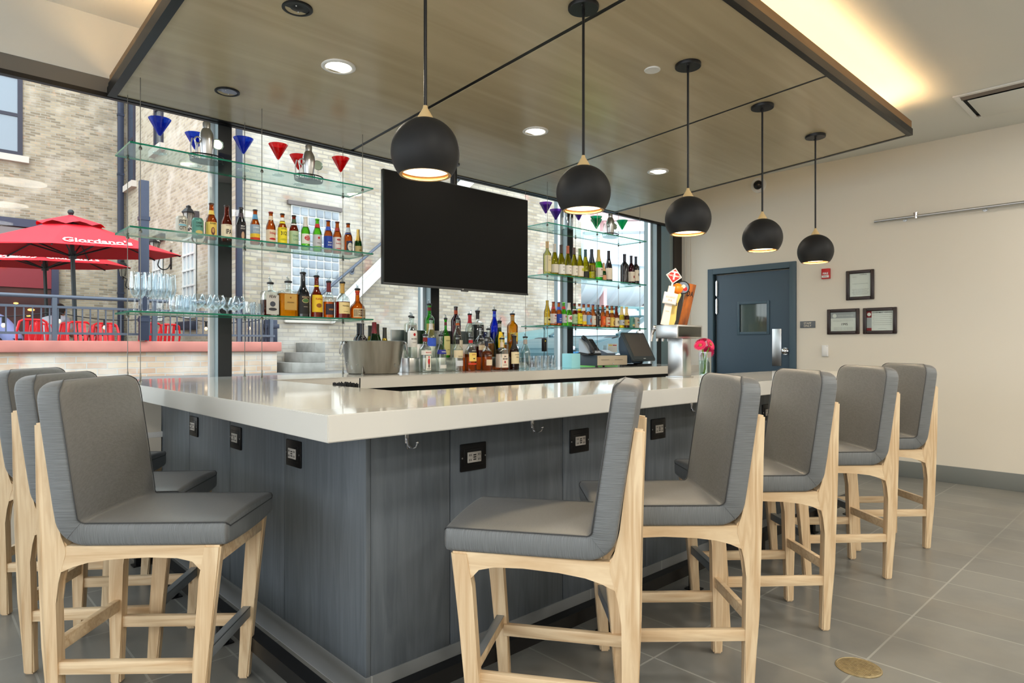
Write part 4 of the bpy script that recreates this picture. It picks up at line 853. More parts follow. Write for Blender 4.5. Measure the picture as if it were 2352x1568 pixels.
# ------------------------------------------------------------------ clear glassware
def glass_thing(name, prof, loc, label, cat, group, mats=None, n=26):
    bm = nb(); lathe(bm, prof, n, caps=False); o = obj(name, bm, mats or m_clear, loc=loc, sharp=50); return tag(o, label, cat, group)
fl = [(.031, .001), (.031, .003), (.010, .006), (.0045, .012), (.004, .07), (.006, .078), (.018, .095), (.027, .125), (.0285, .15), (.0235, .225), (.0228, .225), (.0277, .15), (.0262, .125), (.017, .097), (.0, .084)]
for i, (px, yy) in enumerate(((309.6, 4.14), (320, 4.32), (325, 4.16), (340.5, 4.13), (350.6, 4.25), (361.8, 4.17), (374, 4.13), (383, 4.28), (393, 4.16))):
    glass_thing('champagne_flute', fl, (XatY(px, yy), yy, ZT['low'] + .0003), ('leftmost', 'second from left', 'third from left', 'fourth from left', 'fifth, middle one', 'fourth from right', 'third from right', 'second from right', 'rightmost')[i] + ' of the clear champagne flutes on the lowest left shelf', 'glass', 'flutes on the left lowest shelf')
st_ = [(.0, .001), (.026, .001), (.036, .02), (.042, .05), (.036, .108), (.0352, .108), (.041, .05), (.035, .021), (.0, .006)]
for i, (px, yy) in enumerate(((404, 4.16), (424, 4.18), (436, 4.3), (418, 4.32))):
    glass_thing('stemless_glass', st_, (XatY(px, yy), yy, ZT['low'] + .0003), ('front left', 'front right', 'rear right', 'rear left')[i] + ' of the clear stemless wine glasses beside the flutes', 'glass', 'stemless glasses on the left lowest shelf')
sn = [(.03, .001), (.03, .003), (.009, .007), (.0045, .018), (.006, .03), (.026, .042), (.041, .065), (.040, .085), (.028, .118), (.0272, .118), (.039, .085), (.040, .065), (.025, .044), (.0, .036)]
for i, (px, yy) in enumerate(((455, 4.14), (473, 4.15), (490, 4.3), (502, 4.15), (522, 4.3), (548, 4.16), (538, 4.31))):
    glass_thing('brandy_snifter', sn, (XatY(px, yy), yy, ZT['low'] + .0003), ('first from left in the front row', 'second from left in the front row', 'left one of the rear row', 'third from left in the front row', 'middle one of the rear row', 'rightmost in the front row', 'rightmost of the rear row')[i] + ' of the clear brandy snifters', 'glass', 'snifters on the left lowest shelf')
rk = [(.0, .001), (.033, .001), (.036, .008), (.04, .085), (.0392, .085), (.034, .014), (.0, .012)]
for i, (px, yy) in enumerate(((572, 4.14), (588, 4.28))):
    glass_thing('rocks_glass', rk, (XatY(px, yy), yy, ZT['low'] + .0003), ('clear rocks glass between the snifters and the liquor' if i == 0 else 'clear rocks glass just left of the FEW flask'), 'glass', 'rocks glasses on the left lowest shelf')
mug = [(.0, .001), (.034, .001), (.039, .006), (.040, .03), (.036, .06), (.040, .12), (.0385, .12), (.034, .06), (.036, .02), (.0, .018)]
for i, (px, yy) in enumerate(((1224, 3.93), (1238, 3.95), (1252, 3.95), (1268, 3.97), (1244, 4.07), (1262, 4.09))):
    t = glass_thing('glass_mug', [(r * 1.0, z_) for r, z_ in mug], (XatY(px, yy), yy, TT + .0003), ('leftmost front mug', 'second front mug from the left', 'third front mug from the left', 'rightmost front mug', 'rear mug left', 'rear mug right')[i] + ' of the clear glass mugs below the hanging adapter', 'glass', 'mugs on the back counter')
# martini glasses
def martini(px, yy, rgb, zt, label, group):
    t = thing('martini_glass', label, 'martini glass', (XatY(px, yy), yy, zt + .0003), 0, group)
    bm = nb(); lathe(bm, [(.0, .0005), (.038, .0005), (.038, .003), (.010, .008), (.0042, .016), (.0036, .098), (.0045, .108)], 24, caps=False); obj('stem_and_foot', bm, m_clear, t)
    c = thin_glass('martini_%d_%d_%d' % rgb, rgb, .05, 0, .35, base=rgb)
    bm = nb(); lathe(bm, [(.004, .106), (.010, .112), (.0615, .205), (.0600, .205), (.009, .115), (.0, .112)], 36, caps=False); obj('bowl', bm, c, t, sharp=60)
mb = (24, 70, 225); mr = (235, 24, 30); mp_ = (120, 60, 190); mg = (20, 190, 130)
for px, yy, c, l in ((367, 4.20, mb, 'blue martini glass at the left end of the top shelf'), (449, 4.34, mb, 'blue martini glass behind the left bar tool tray'), (559, 4.22, mb, 'blue martini glass beside the red one on the top shelf'),
                     (639, 4.19, mr, 'red martini glass nearest the blue ones'), (686, 4.33, mr, 'red martini glass behind the bar tool tray'), (782.5, 4.18, mr, 'red martini glass at the right end of the left top shelf')):
    martini(px, yy, c, ZT['top'], l, 'martini glasses on the left top shelf')
for px, yy, c, l in ((1253.5, 4.16, mp_, 'purple martini glass at the left end of the right top shelf'), (1276.5, 4.30, mp_, 'second purple martini glass beside the grey mullion'), (1329, 4.16, mp_, 'purple martini glass half hidden by the pendant'),
                     (1369.5, 4.24, mg, 'green martini glass, front one of the green pair'), (1369.8, 4.34, mg, 'green martini glass directly behind another green one'), (1429, 4.18, mg, 'green martini glass right of the shaker')):
    martini(px, yy, c, ZT['top'], l, 'martini glasses on the right top shelf')
# shakers and tool trays
def shaker(loc, label):
    t = thing('cocktail_shaker', label, 'cocktail shaker', loc)
    bm = nb(); lathe(bm, [(.030, 0), (.032, .004), (.042, .12), (.043, .15), (.042, .152)], 28); obj('tin', bm, m_steel, t)
    bm = nb(); lathe(bm, [(.0425, .150), (.040, .168), (.028, .195), (.021, .205)], 28); obj('strainer_top', bm, m_steel, t)
    bm = nb(); lathe(bm, [(.0225, .204), (.0225, .238), (.020, .244), (.012, .246)], 24); obj('shaker_cap', bm, m_steel, t)
def toolset(px, yy, zt, which):
    x = XatY(px, yy); z = zt + .0003
    t = thing('tool_tray', 'dark half round bar tool tray ' + which, 'tray', (x, yy, z))
    bm = nb(); lathe(bm, [(.095, 0, 0), (.097, .002, 0), (.097, .004, 0)], 36, ay=.7)
    for v in bm.verts: v.co.y *= .7
    obj('tray_base', bm, m_dark, t)
    bm = nb(); n = 24; pts = [(.10 * math.cos(PI * 2 * k / n), .07 * math.sin(PI * 2 * k / n), .035) for k in range(n + 1)]; tube(bm, pts, .004, 6); [tube(bm, [(.097 * math.cos(a), .068 * math.sin(a), .003), (.10 * math.cos(a), .07 * math.sin(a), .035)], .003, 6) for a in (.3, 1.4, 2.6, 3.7, 4.8, 5.8)]
    obj('tray_rim', bm, m_black, t)
    shaker((x - .0, yy, z + .0045), 'steel cocktail shaker standing in the tray ' + which)
    def tool(name, lb, cat, dx, dy, build, m=m_steel):
        o = thing(name, lb + ' ' + which, cat, (x + dx, yy + dy, z + .0045)); build(o, m)
    def strain(o, m):
        bm = nb(); tube(bm, [(0, 0, .002), (0, 0, .085)], .003, 6); obj('handle', bm, m, o)
        bm = nb(); tube(bm, [(.032 * math.cos(a), 0, .118 + .032 * math.sin(a)) for a in [2 * PI * k / 18 for k in range(19)]], .0022, 6); disc(bm, (0, .001, .118), .03, (0, 1, 0), 20, th=.0015); tube(bm, [(.034 * math.cos(a), .004 * math.sin(9 * a), .118 + .034 * math.sin(a)) for a in [-.9 + 1.9 * k / 40 for k in range(41)]], .0028, 5); obj('strainer_plate', bm, M('pale_green_steel', (176, 196, 182), .3, .8), o)
    def opener(o, m):
        bm = nb(); tube(bm, [(0, 0, .002), (0, 0, .10)], .0035, 6); tube(bm, [(.016 * math.cos(a), 0, .118 + .020 * math.sin(a)) for a in [2 * PI * k / 16 for k in range(17)]], .005, 6); obj('opener_body', bm, m, o)
    def tongs(o, m):
        bm = nb(); tube(bm, [(-.012, 0, .002), (-.016, 0, .09), (-.006, 0, .135), (.006, 0, .135), (.016, 0, .09), (.012, 0, .002)], .0045, 6); obj('tongs_body', bm, m, o)
    tool('cocktail_strainer', 'round cocktail strainer in the tray', 'strainer', .062, -.01, strain)
    tool('bottle_opener', 'steel bottle opener in the tray', 'bottle opener', -.058, -.02, opener)
    tool('ice_tongs', 'steel ice tongs in the tray', 'tongs', -.07, .022, tongs)
toolset(474.5, 4.20, ZT['top'], 'beside the window mullion on the left top shelf')
toolset(709, 4.20, ZT['top'], 'between the red martini glasses')
toolset(1402, 4.18, ZT['top'], 'between the green martini glasses')
x, y = XatY(1303, 4.18), 4.18
t = thing('utensil_cylinder', 'clear cylinder of steel bar tools behind the second pendant', 'container', (x, y, ZT['top'] + .0003)); bm = nb(); lathe(bm, [(.0, .001), (.055, .001), (.055, .11), (.053, .11), (.053, .004), (0, .004)], 28, caps=False); obj('glass_wall', bm, m_clear, t)
for k in range(4): bm = nb(); a = k * 1.6; tube(bm, [(.03 * math.cos(a), .03 * math.sin(a), .006), (.045 * math.cos(a), .045 * math.sin(a), .17 + .02 * (k % 2))], .004, 6); sphere(bm, (.045 * math.cos(a), .045 * math.sin(a), .175 + .02 * (k % 2)), .009, u=8, v=6); tag(obj('bar_spoon', bm, m_steel, loc=(x, y, ZT['top'] + .0003)), ('steel bar spoon at the right', 'tall steel bar spoon at the back', 'steel bar spoon at the left', 'tall steel bar spoon at the front')[k] + ' of the clear cylinder on the top shelf', 'spoon', 'spoons in the clear cylinder')
# ------------------------------------------------------------------ television
t = thing('television', 'large black flat television hung from the canopy in front of the windows', 'television', (3.233, 4.0, 2.132))
bm = nb(); box(bm, -.732, .732, 0, .032, -.415, .415, bev=.004); obj('casing', bm, M('tv_casing', (30, 36, 36), .35), t)
bm = nb(); box(bm, -.722, .722, -.0012, .001, -.400, .407); obj('screen', bm, M('tv_screen', (22, 22, 22), .5, spec=.08), t)
bm = nb(); box(bm, -.732, .732, -.004, .0, -.417, -.401, bev=.001); box(bm, -.02, .05, -.012, -.002, -.427, -.415, bev=.001); obj('bottom_bezel', bm, M('tv_bezel', (70, 72, 74), .3, .6), t)
bm = nb(); tflat(bm, 'LG', .013, .0, -.0045, -.409, 0, bold=.02); obj('maker_logo', bm, m_alu, t)
t = thing('television_mount', 'black ceiling pole and bracket carrying the television', 'ceiling mount', (3.30, 4.18, 2.132))
zt = zp(4.2) - 2.132; bm = nb(); tube(bm, [(0, .02, -.1), (0, .02, zt)], .028, 14); obj('pole', bm, m_black, t)
bm = nb(); lathe(bm, [(.05, zt - .012), (.05, zt)], 24, c=(0, .02, 0)); obj('ceiling_plate', bm, m_black, t)
bm = nb(); box(bm, -.28, .18, -.147, -.120, -.15, .15, bev=.003); box(bm, -.04, .04, -.125, .02, -.04, .04); obj('bracket', bm, m_black, t)
# ------------------------------------------------------------------ back counter: bucket, bottles
bx, by = 2.545, 4.205
t = thing('ice_bucket', 'large flared brushed steel ice bucket holding wine bottles', 'ice bucket', (bx, by, TT + .0003))
bm = nb(); lathe(bm, [(.0, 0), (.175, 0), (.186, .004), (.192, .012), (.229, .238), (.232, .240), (.229, .242), (.225, .238), (.186, .02), (0, .016)], 64, caps=False); obj('bucket_wall', bm, M('bucket_steel', (172, 168, 160), .25, 1., tint=((120, 112, 100), 9, (1, 1, .02)), bump=(14, .06, (1, 1, .02))), t, sharp=50)  # vertical tint streaks paint surrounding reflections into the steel colour
for s, a in ((0, math.radians(172)), (1, math.radians(-28))):
    bm = nb(); c = Vector((.23 * math.cos(a), .23 * math.sin(a), .225)); tx_ = Vector((-math.sin(a), math.cos(a), 0)); out = Vector((math.cos(a), math.sin(a), 0))
    for q in (-.028, .028): sphere(bm, c + tx_ * q + out * .004, .011, u=10, v=8)
    tube(bm, [c + tx_ * .028 * math.cos(b) + out * (.012 + .012 * math.sin(b)) + Vector((0, 0, -.085 * math.sin(b))) for b in [PI * k / 12 for k in range(13)]], .0035, 6); obj('ring_handle', bm, m_steel, t)
bm = nb()
for k in range(140):
    a, r = random.random() * 2 * PI, .19 * math.sqrt(random.random()); c = .012
    q = bmesh.ops.create_cube(bm, size=.026, matrix=Matrix.Translation((bx + r * math.cos(a), by + r * math.sin(a), TT + .045 + random.random() * .045)) @ Euler((random.random() * 3, random.random() * 3, 0)).to_matrix().to_4x4())
tag(obj('ice_cubes', bm, m_clear, sharp=20), 'ice inside the steel bucket under the wine bottles', 'ice', kind='stuff')
gp = 'wine bottles in the steel bucket'
for px, yy, zz, kind, g, fo, d in ((824, 4.27, 1.13, 'wine_b', 'wine', (30, 34, 40), 'black foil red wine bottle at the back left of the bucket'), (831.4, 4.15, 1.125, 'wine_b', 'wine', (34, 38, 48), 'slate foil dark wine bottle at the front left of the bucket'), (850, 4.27, 1.12, 'wine_g', 'olive', (30, 40, 30), 'olive wine bottle with black foil in the middle of the bucket'),
    (859.5, 4.16, 1.135, 'champ', 'dkgreen', (120, 24, 36), 'wine bottle with dark red foil in the middle of the bucket'), (866, 4.3, 1.128, 'champ', 'dkgreen', (60, 50, 34), 'wine bottle half hidden behind the red foil one'), (883.5, 4.2, 1.105, 'wine_g', 'yellow', (44, 44, 36), 'yellow wine bottle with black foil at the right of the bucket')):
    bottle('wine_bottle', kind, (XatY(px, yy), yy, zz), d, 'bottle', gp, g, [(.1, .4, 90, CR, [])], foil=(.74, fo))
# stepped stand
t = thing('bottle_stand', 'stepped stainless stand holding rows of liquor bottles on the back counter', 'stand', (0, 0, TT + .0003))
bm = nb(); box(bm, 2.84, 4.02, 4.165, 4.265, 0, .112, bev=.002); obj('lower_step', bm, m_steel, t)
bm = nb(); box(bm, 2.84, 4.02, 4.267, 4.385, 0, .222, bev=.002); obj('upper_step', bm, m_steel, t)
bm = nb(); box(bm, 2.82, 4.04, 4.388, 4.40, 0, .335, bev=.001); obj('back_panel', bm, M('stand_panel', (120, 124, 124), .3, .9), t)
Y1_, Y2_, Y3_ = 4.105, 4.215, 4.325; Z1_, Z2_, Z3_ = TT + .0005, TT + .1128, TT + .2228
gp = 'liquor bottles on the stepped stand'
def L(kind, px, row, d, g, **k):
    yy, zz = ((Y1_, Z1_), (Y2_, Z2_), (Y3_, Z3_))[row]
    bottle('liquor_bottle', kind, (XatY(px, yy), yy, zz), d + (', front row', ', middle row', ', back row')[row] + ' of the stand', 'bottle', gp, g, rz=random.uniform(-.1, .1), **k)
L('flask', 943, 2, 'clear bottle with black and grey label at the left end', 'rum', labs=[(.1, .7, 38, (180, 176, 172), [('O', .03, .5, BK, .05)])], pour=True, Hs=1.0, Rs=.85)
L('liq', 986, 2, 'tall green whiskey bottle with red neck label', 'green', labs=[(.1, .52, 70, (190, 170, 90), [('JAMESON', .012, .44, (120, 40, 30), .05)])], neck=(.86, .94, (120, 24, 30)), pour=True, Hs=1.12)
L('liq', 1047, 2, 'tall plum coloured bottle with black cap', 'purple', labs=[(.1, .5, 80, (90, 40, 50), [])], neck=(.8, .9, (170, 70, 30)), cap=(40, 46, 44), Hs=1.12)
L('liq_slim', 1079, 2, 'bottle with bright red neck behind the black labelled one', 'rum', foil=(.72, (190, 30, 40)), pour=True, Hs=.86)
L('liq_sq', 1097, 2, 'square whiskey bottle with black and white label', 'clear', labs=[(.08, .60, 118, (26, 26, 26), [('JACK', .020, .52, WH, .05), ('DANIELS', .016, .42, WH, .055), ('Old No 7', .012, .30, WH, .04), ('O', .06, .18, (200, 200, 196), .003)])], foil=(.78, (24, 24, 24)), pour=True, Hs=1.05, Rs=.95)
L('liq_slim', 1135.5, 2, 'slim bright blue gin bottle', 'blue', neck=(.82, .9, (70, 110, 220)), pour=True, Hs=1.02, Rs=1.0)
L('liq', 1177, 2, 'round golden bottle with wooden stopper look', 'honey', labs=[(.1, .4, 70, (222, 190, 80), [])], neck=(.8, .94, (176, 140, 80)), pour=True, Hs=.96, Rs=1.2)
L('liq', 946.5, 1, 'clear rum bottle with white label and round red emblem', 'rum', labs=[(.27, .68, 85, (236, 234, 228), [('O', .020, .58, RD, .024), ('BACARDI', .014, .47, BK, .05), ('SUPERIOR', .008, .38, BK, .036)])], pour=True, Hs=1.1, Rs=.95)
L('liq_slim', 990, 1, 'clear vodka bottle with orange mark and blue panel', 'rum', labs=[(.3, .52, 80, (60, 100, 220), [])], neck=(.74, .9, (232, 226, 216)), pour=True, Hs=1.03)
L('deco', 1023.5, 1, 'green single malt bottle with cream label', 'green', labs=[(.06, .56, 60, (214, 206, 140), [('GLENLIVET', .012, .44, (80, 70, 50), .05), ('O', .03, .2, (110, 100, 60), .004)])], neck=(.84, .93, (110, 30, 40)), pour=True, Hs=1.22, Rs=.66)
L('liq_slim', 1051, 1, 'clear tequila bottle with orange neck mark', 'rum', labs=[(.2, .45, 60, (220, 210, 190), [])], neck=(.84, .9, (196, 90, 30)), pour=True, Hs=1.07, Rs=1.05)
L('deco', 1103, 1, 'round shouldered bottle of dark red liquor', 'clear', labs=[(.24, .4, 50, (226, 206, 170), [])], fill=(.36, 'red'), pour=True, Hs=.98, Rs=.86)
L('baileys', 1147.5, 1, 'dark green gin bottle with yellow label and grey neck', 'dkgreen', labs=[(.26, .72, 60, (236, 200, 30), [])], neck=(.84, .95, (176, 172, 160)), pour=True, Hs=1.02, Rs=.98)
L('deco', 1122, 1, 'round bottle of pale whiskey seen behind the amber one', 'clear', fill=(.5, 'honey'), labs=[], pour=True, Hs=.92, Rs=.9)
L('liq', 1177, 1, 'golden liqueur bottle seen behind the dark brown one', 'honey', pour=False, cap=(40, 40, 36), Hs=.7, Rs=.9)
L('liq', 976.5, 0, 'clear gin bottle with red figure and red lettering', 'rum', labs=[(.48, .60, 75, (236, 232, 224), [('BEEFEATER', .014, .54, RD, .055)]), (.06, .46, 30, (222, 222, 212), [('O', .013, .42, RD, .013), ('O', .020, .30, RD, .05), ('O', .012, .18, (60, 20, 20), .03), ('O', .04, .1, BK, .004)])], neck=(.84, .95, (130, 30, 30)), pour=True, Hs=1.0, Rs=1.15)
L('liq_slim', 1013, 0, 'clear vodka bottle with navy blue shoulder band', 'rum', labs=[(.50, .62, 85, (30, 40, 140), [('VODKA', .014, .56, WH, .05)]), (.1, .2, 50, (214, 214, 210), [])], pour=True, Hs=.96, Rs=1.05)
L('liq', 1051, 0, 'clear rum bottle with cream label and black badge', 'rum', labs=[(.40, .62, 75, (222, 206, 170), [('CRUZAN', .012, .44, BK, .046)]), (.16, .32, 50, (206, 210, 214), [])], neck=(.8, .94, (30, 30, 30)), pour=True, Hs=.97, Rs=1.05)
L('liq', 1081, 0, 'amber rum bottle with red and yellow label', 'clear', fill=(.52, 'whisky'), labs=[(.58, .66, 60, (40, 44, 40), [('APPLETON', .010, .62, WH, .04)]), (.30, .56, 50, (236, 206, 110), [('ESTATE', .012, .5, RD, .036), ('O', .02, .38, BK, .01)]), (.2, .24, 60, (220, 60, 30), [])], neck=(.86, .95, RD), pour=True, Hs=.94, Rs=1.15)
L('deco', 1117.5, 0, 'amber bourbon bottle with small cream badge', 'clear', fill=(.60, 'whisky'), labs=[(.16, .34, 40, (226, 206, 176), []), (.44, .50, 40, (70, 40, 24), [('RESERVE', .008, .47, CR, .03)])], neck=(.76, .92, (30, 34, 50)), pour=True, Hs=1.06, Rs=.84)
L('liq_sq', 1153, 0, 'bourbon bottle with big cream label and red seal', 'rum', labs=[(.08, .52, 120, (236, 222, 206), [('JIM', .016, .44, BK, .024), ('BEAM', .018, .36, BK, .05), ('O', .016, .26, (170, 30, 40), .022), ('BOURBON', .008, .16, BK, .04)])], neck=(.74, .90, (226, 206, 180)), fill=(.08, 'whisky'), pour=True, Hs=.98, Rs=.98)
L('liq_slim', 1181, 0, 'dark brown whisky bottle with cream label and black neck', 'brown', labs=[(.18, .54, 75, (232, 216, 176), [('Canadian', .012, .46, (60, 50, 40), .05), ('Club', .014, .38, (60, 50, 40), .03)])], foil=(.62, (22, 20, 22)), pour=True, Hs=.97, Rs=1.1)
L('liq_slim', 1206.5, 0, 'clear textured tequila bottle at the right end', 'rum', neck=(.8, .94, (170, 160, 150)), pour=True, Hs=.95, Rs=1.15)
# ------------------------------------------------------------------ right end of the back counter
t = thing('power_adapter', 'small black power adapter hanging by its cord under the right shelves', 'adapter', (XatY(1250, 4.06), 4.06, 0))
bm = nb(); box(bm, -.021, .021, -.014, .014, 1.225, 1.345, bev=.003); box(bm, -.005, .005, -.0155, -.013, 1.315, 1.325, 1); obj('adapter_body', bm, [m_black, paint(YE)], t)
bm = nb(); tube(bm, [(-.006, 0, 1.345), (-.002, 0, 1.40), (.004, .005, 1.448)], .0022, 6); tube(bm, [(.006, 0, 1.345), (.01, .0, 1.41), (.003, .005, 1.448)], .0022, 6); tube(bm, [(0, 0, 1.225), (.002, .005, 1.15), (.03, .03, TT + .004)], .0025, 6); obj('cord', bm, m_black, t)
t = obj('tissue_cube', (lambda b: (box(b, -.063, .063, -.06, .06, 0, .137, bev=.004), b)[1])(nb()), M('cyan_plastic', (156, 224, 238), .35), loc=(XatY(1312, 4.05) , 4.05, TT + .0003)); tag(t, 'plain light cyan cube on the back counter beside the cash drawer', 'box')
dx, dy = 4.97, 4.05
t = thing('cash_drawer', 'dark cash drawer with beige front under the phone', 'cash drawer', (dx, dy, TT + .0003))
bm = nb(); box(bm, 0, .50, .004, .32, .012, .118, bev=.003); obj('drawer_case', bm, M('drawer_dark', (48, 62, 74), .45), t)
bm = nb(); box(bm, .01, .49, -.006, .004, .016, .112, bev=.002); box(bm, .06, .19, -.0075, -.005, .068, .071, 1); box(bm, .28, .41, -.0075, -.005, .068, .071, 1); tflat(bm, 'APG', .010, .035, -.0068, .098, 1); obj('drawer_front', bm, [M('drawer_beige', (190, 178, 158), .5), m_black], t)
bm = nb(); disc(bm, (.25, -.006, .032), .009, (0, -1, 0), 16, th=.006); obj('drawer_lock', bm, m_chrome, t)
for qx in (.03, .47):
    for qy in (.03, .29): bm = nb(); lathe(bm, [(.012, 0), (.012, .012)], 12, c=(qx, qy, 0)); obj('foot', bm, m_black, t)
# phone
PZ = TT + .1186
t = thing('desk_phone', 'black and grey desk phone standing on the cash drawer', 'phone', (XatY(1352, 4.16), 4.16, PZ))
bm = nb(); prism(bm, [(-.08, 0), (.09, 0), (.09, .012), (.03, .03), (-.08, .015)], -.10, .10, 'x'); obj('phone_foot', bm, m_black, t)
bm = nb(); prism(bm, [(-.085, .02), (.035, .165), (.052, .160), (.05, .02), (-.06, .012)], -.095, .10, 'x'); bmesh.ops.bevel(bm, geom=list(bm.edges), offset=.004, segments=2, affect='EDGES'); obj('phone_body', bm, M('phone_silver', (170, 178, 190), .4), t)
def on_slope(u, s, h=0): # u across, s along slope
    d = Vector((-.085, .02)).lerp(Vector((.035, .165)), s); n_ = Vector((-.145, .12)).normalized(); return Vector((u, d.x + n_.x * h, d.y + n_.y * h))
bm = nb(); bar(bm, on_slope(.05, .16, .002), on_slope(.05, .94, .002), .085, .004, up=on_slope(0, 0, 1) - on_slope(0, 0, 0)); obj('keypad_panel', bm, m_black, t)
bm = nb()
for r_ in range(6):
    for c_ in range(4):
        p = on_slope(.022 + .019 * c_, .2 + .12 * r_, .005); box(bm, p.x - .006, p.x + .006, p.y - .005, p.y + .005, p.z - .004, p.z + .002, bev=.001)
obj('keypad_keys', bm, M('key_grey', (60, 66, 78), .5), t)
bm = nb(); pts = [on_slope(-.055, s_, .014 + .022 * math.sin(PI * (s_ + .05) / 1.1)) for s_ in [-.05 + 1.1 * k / 10 for k in range(11)]]; tube(bm, pts, [.02, .024, .02, .016, .015, .015, .015, .016, .02, .024, .02], 12); obj('handset', bm, M('handset_black', (26, 28, 34), .3), t)
# pos terminal
t = thing('touch_terminal', 'dark touch screen till terminal tilted back on the back counter', 'monitor', (5.70, 4.0, TT + .0003))
TS = (Vector((-.185, 0, .085)), Vector((-.185, .135, .335)))
up_ = (TS[1] - TS[0]).normalized(); nn = Vector((0, -up_.z, up_.y))
def tp(u, v, w): return Vector((u, 0, 0)) + Vector((0, TS[0].y, TS[0].z)) + up_ * v + nn * w
def tbox(bm, u0, u1, v0, v1, w0, w1, mi=0):
    vs = [bm.verts.new(tp(u, v, w)) for w in (w0, w1) for (u, v) in ((u0, v0), (u1, v0), (u1, v1), (u0, v1))]
    for q in ((0, 1, 2, 3), (4, 5, 6, 7), (0, 1, 5, 4), (1, 2, 6, 5), (2, 3, 7, 6), (3, 0, 4, 7)): bm.faces.new([vs[i] for i in q]).material_index = mi
bm = nb(); tbox(bm, -.20, .20, -.03, .31, -.035, 0); bmesh.ops.bevel(bm, geom=list(bm.edges), offset=.01, segments=3, affect='EDGES'); obj('monitor_housing', bm, M('terminal_grey', (62, 70, 74), .4), t)
bm = nb(); tbox(bm, -.17, .17, .02, .285, 0, .0015); obj('screen', bm, M('terminal_screen', (84, 80, 76), .3, spec=.6), t)
bm = nb(); tbox(bm, -.02, .02, -.012, -.004, 0, .0015); obj('maker_badge', bm, m_alu, t)
bm = nb(); prism(bm, [(.02, .03), (.15, .03), (.20, .16), (.20, .30), (.16, .33), (.06, .16)], -.19, -.02, 'x'); bmesh.ops.bevel(bm, geom=list(bm.edges), offset=.012, segments=3, affect='EDGES'); obj('rear_housing', bm, M('terminal_blue', (52, 68, 84), .35), t)
bm = nb(); box(bm, -.12, .14, .0, .24, 0, .02, bev=.006); box(bm, -.03, .05, .05, .13, .02, .12, bev=.01); obj('terminal_stand', bm, m_black, t)
bm = nb(); prism(bm, [(0, 0), (.16, 0), (.16, .045), (.1, .05), (0, .015)], -.09, .05, 'x'); bmesh.ops.bevel(bm, geom=list(bm.edges), offset=.006, segments=2, affect='EDGES'); tag(obj('card_reader', bm, M('reader_grey', (90, 98, 112), .4), loc=(5.32, 4.12, PZ)), 'low grey card reader on the cash drawer beside the phone', 'card reader')
# ------------------------------------------------------------------ beer tower
TX0, TX1, TY0, TY1 = 3.545, 3.845, 2.235, 2.40
t = thing('beer_tower', 'square steel beer tower with T shaped head on the bar', 'beer tower', (0, 0, TT + .0003))
bm = nb(); box(bm, 3.63, 3.735, 2.255, 2.365, 0, .252, bev=.003); box(bm, 3.62, 3.745, 2.245, 2.375, 0, .006, bev=.001); obj('tower_column', bm, m_steel, t)
bm = nb(); box(bm, TX0, TX1, TY0 + .004, TY1, .252, .338, bev=.003); obj('tower_head', bm, m_steel, t)
bm = nb(); box(bm, TX0 + .012, TX1 - .02, TY0, TY0 + .006, .262, .328, bev=.002); obj('drip_side_panel', bm, M('tower_smoke', (70, 72, 68), .25, .9), t)
for i, x in enumerate((3.575, 3.64, 3.705, 3.775)):
    bm = nb(); tube(bm, [(x, TY1, .315), (x, TY1 + .035, .315)], .012, 12); tube(bm, [(x, TY1 + .03, .315), (x, TY1 + .045, .29), (x, TY1 + .055, .235)], [.011, .010, .008], 12); sphere(bm, (x, TY1 + .03, .325), .014, u=12, v=8); obj('faucet', bm, m_chrome, t)
def lean(o, deg=11): o.rotation_euler = (0, math.radians(deg), math.radians(-43)); return o
zb = TT + .3385; yb = 2.352
t = lean(thing('tap_handle', 'white beer tap handle with framed sign and red diamond on top', 'tap handle', (3.572, yb, zb), 0, 'tap handles on the beer tower'))
m_tw = paint((238, 224, 212)); bm = nb(); prism(bm, [(-.026, 0), (.026, 0), (.020, .255), (-.020, .255)], -.008, .008, 'y'); tflat(bm, 'BEER', .012, 0, -.0085, .09, 1); obj('handle_body', bm, [m_tw, m_ink], t)
bm = nb(); box(bm, -.045, .045, -.022, -.008, .135, .21, bev=.002); obj('sign_frame', bm, [M('sign_silver', (206, 208, 206), .3, .7)], t)
bm = nb(); box(bm, -.039, .039, -.0235, -.021, .142, .203); tflat(bm, 'ESCAPIST', .016, 0, -.024, .18, 1, fit=.06); tflat(bm, 'IPA', .02, 0, -.024, .16, 1); obj('sign_face', bm, [m_tw, paint((200, 90, 80))], t)
bm = nb(); tube(bm, [(0, 0, .255), (0, 0, .275)], .006, 8); obj('sign_stem', bm, m_tw, t)
def rot45(cx, cz, s, y): return [(cx, cz - s), (cx + s, cz), (cx, cz + s), (cx - s, cz)]
bm = nb(); prism(bm, rot45(0, .322, .052, 0), -.006, .006, 'y'); prism(bm, rot45(0, .322, .044, 0), -.0075, -.006, 'y', 1)
text_flat(bm, 'T', .075, Matrix.Translation((0, -.008, .322)) @ FL, 0, bold=.02); tflat(bm, 'TWO', .016, -.022, -.008, .322, 0, bold=.02); tflat(bm, 'BROS', .014, .022, -.008, .322, 0, bold=.02); obj('red_diamond', bm, [m_paper, m_red], t)
t = lean(thing('tap_handle', 'yellow beer tap handle topped by an orange ball', 'tap handle', (3.64, yb, zb), 0, 'tap handles on the beer tower'))
m_ty = paint((226, 200, 116)); bm = nb(); loft(bm, [[(-w, -.012, z_), (w, -.012, z_), (w, .012, z_), (-w, .012, z_)] for w, z_ in ((.020, 0), (.026, .04), (.020, .10), (.018, .15), (.030, .205), (.026, .215))]); obj('handle_body', bm, m_ty, t)
bm = nb(); sphere(bm, (0, 0, .243), .037, u=24, v=16); obj('orange_ball', bm, M('orange_ball', (246, 130, 16), .35, coat=.4), t)
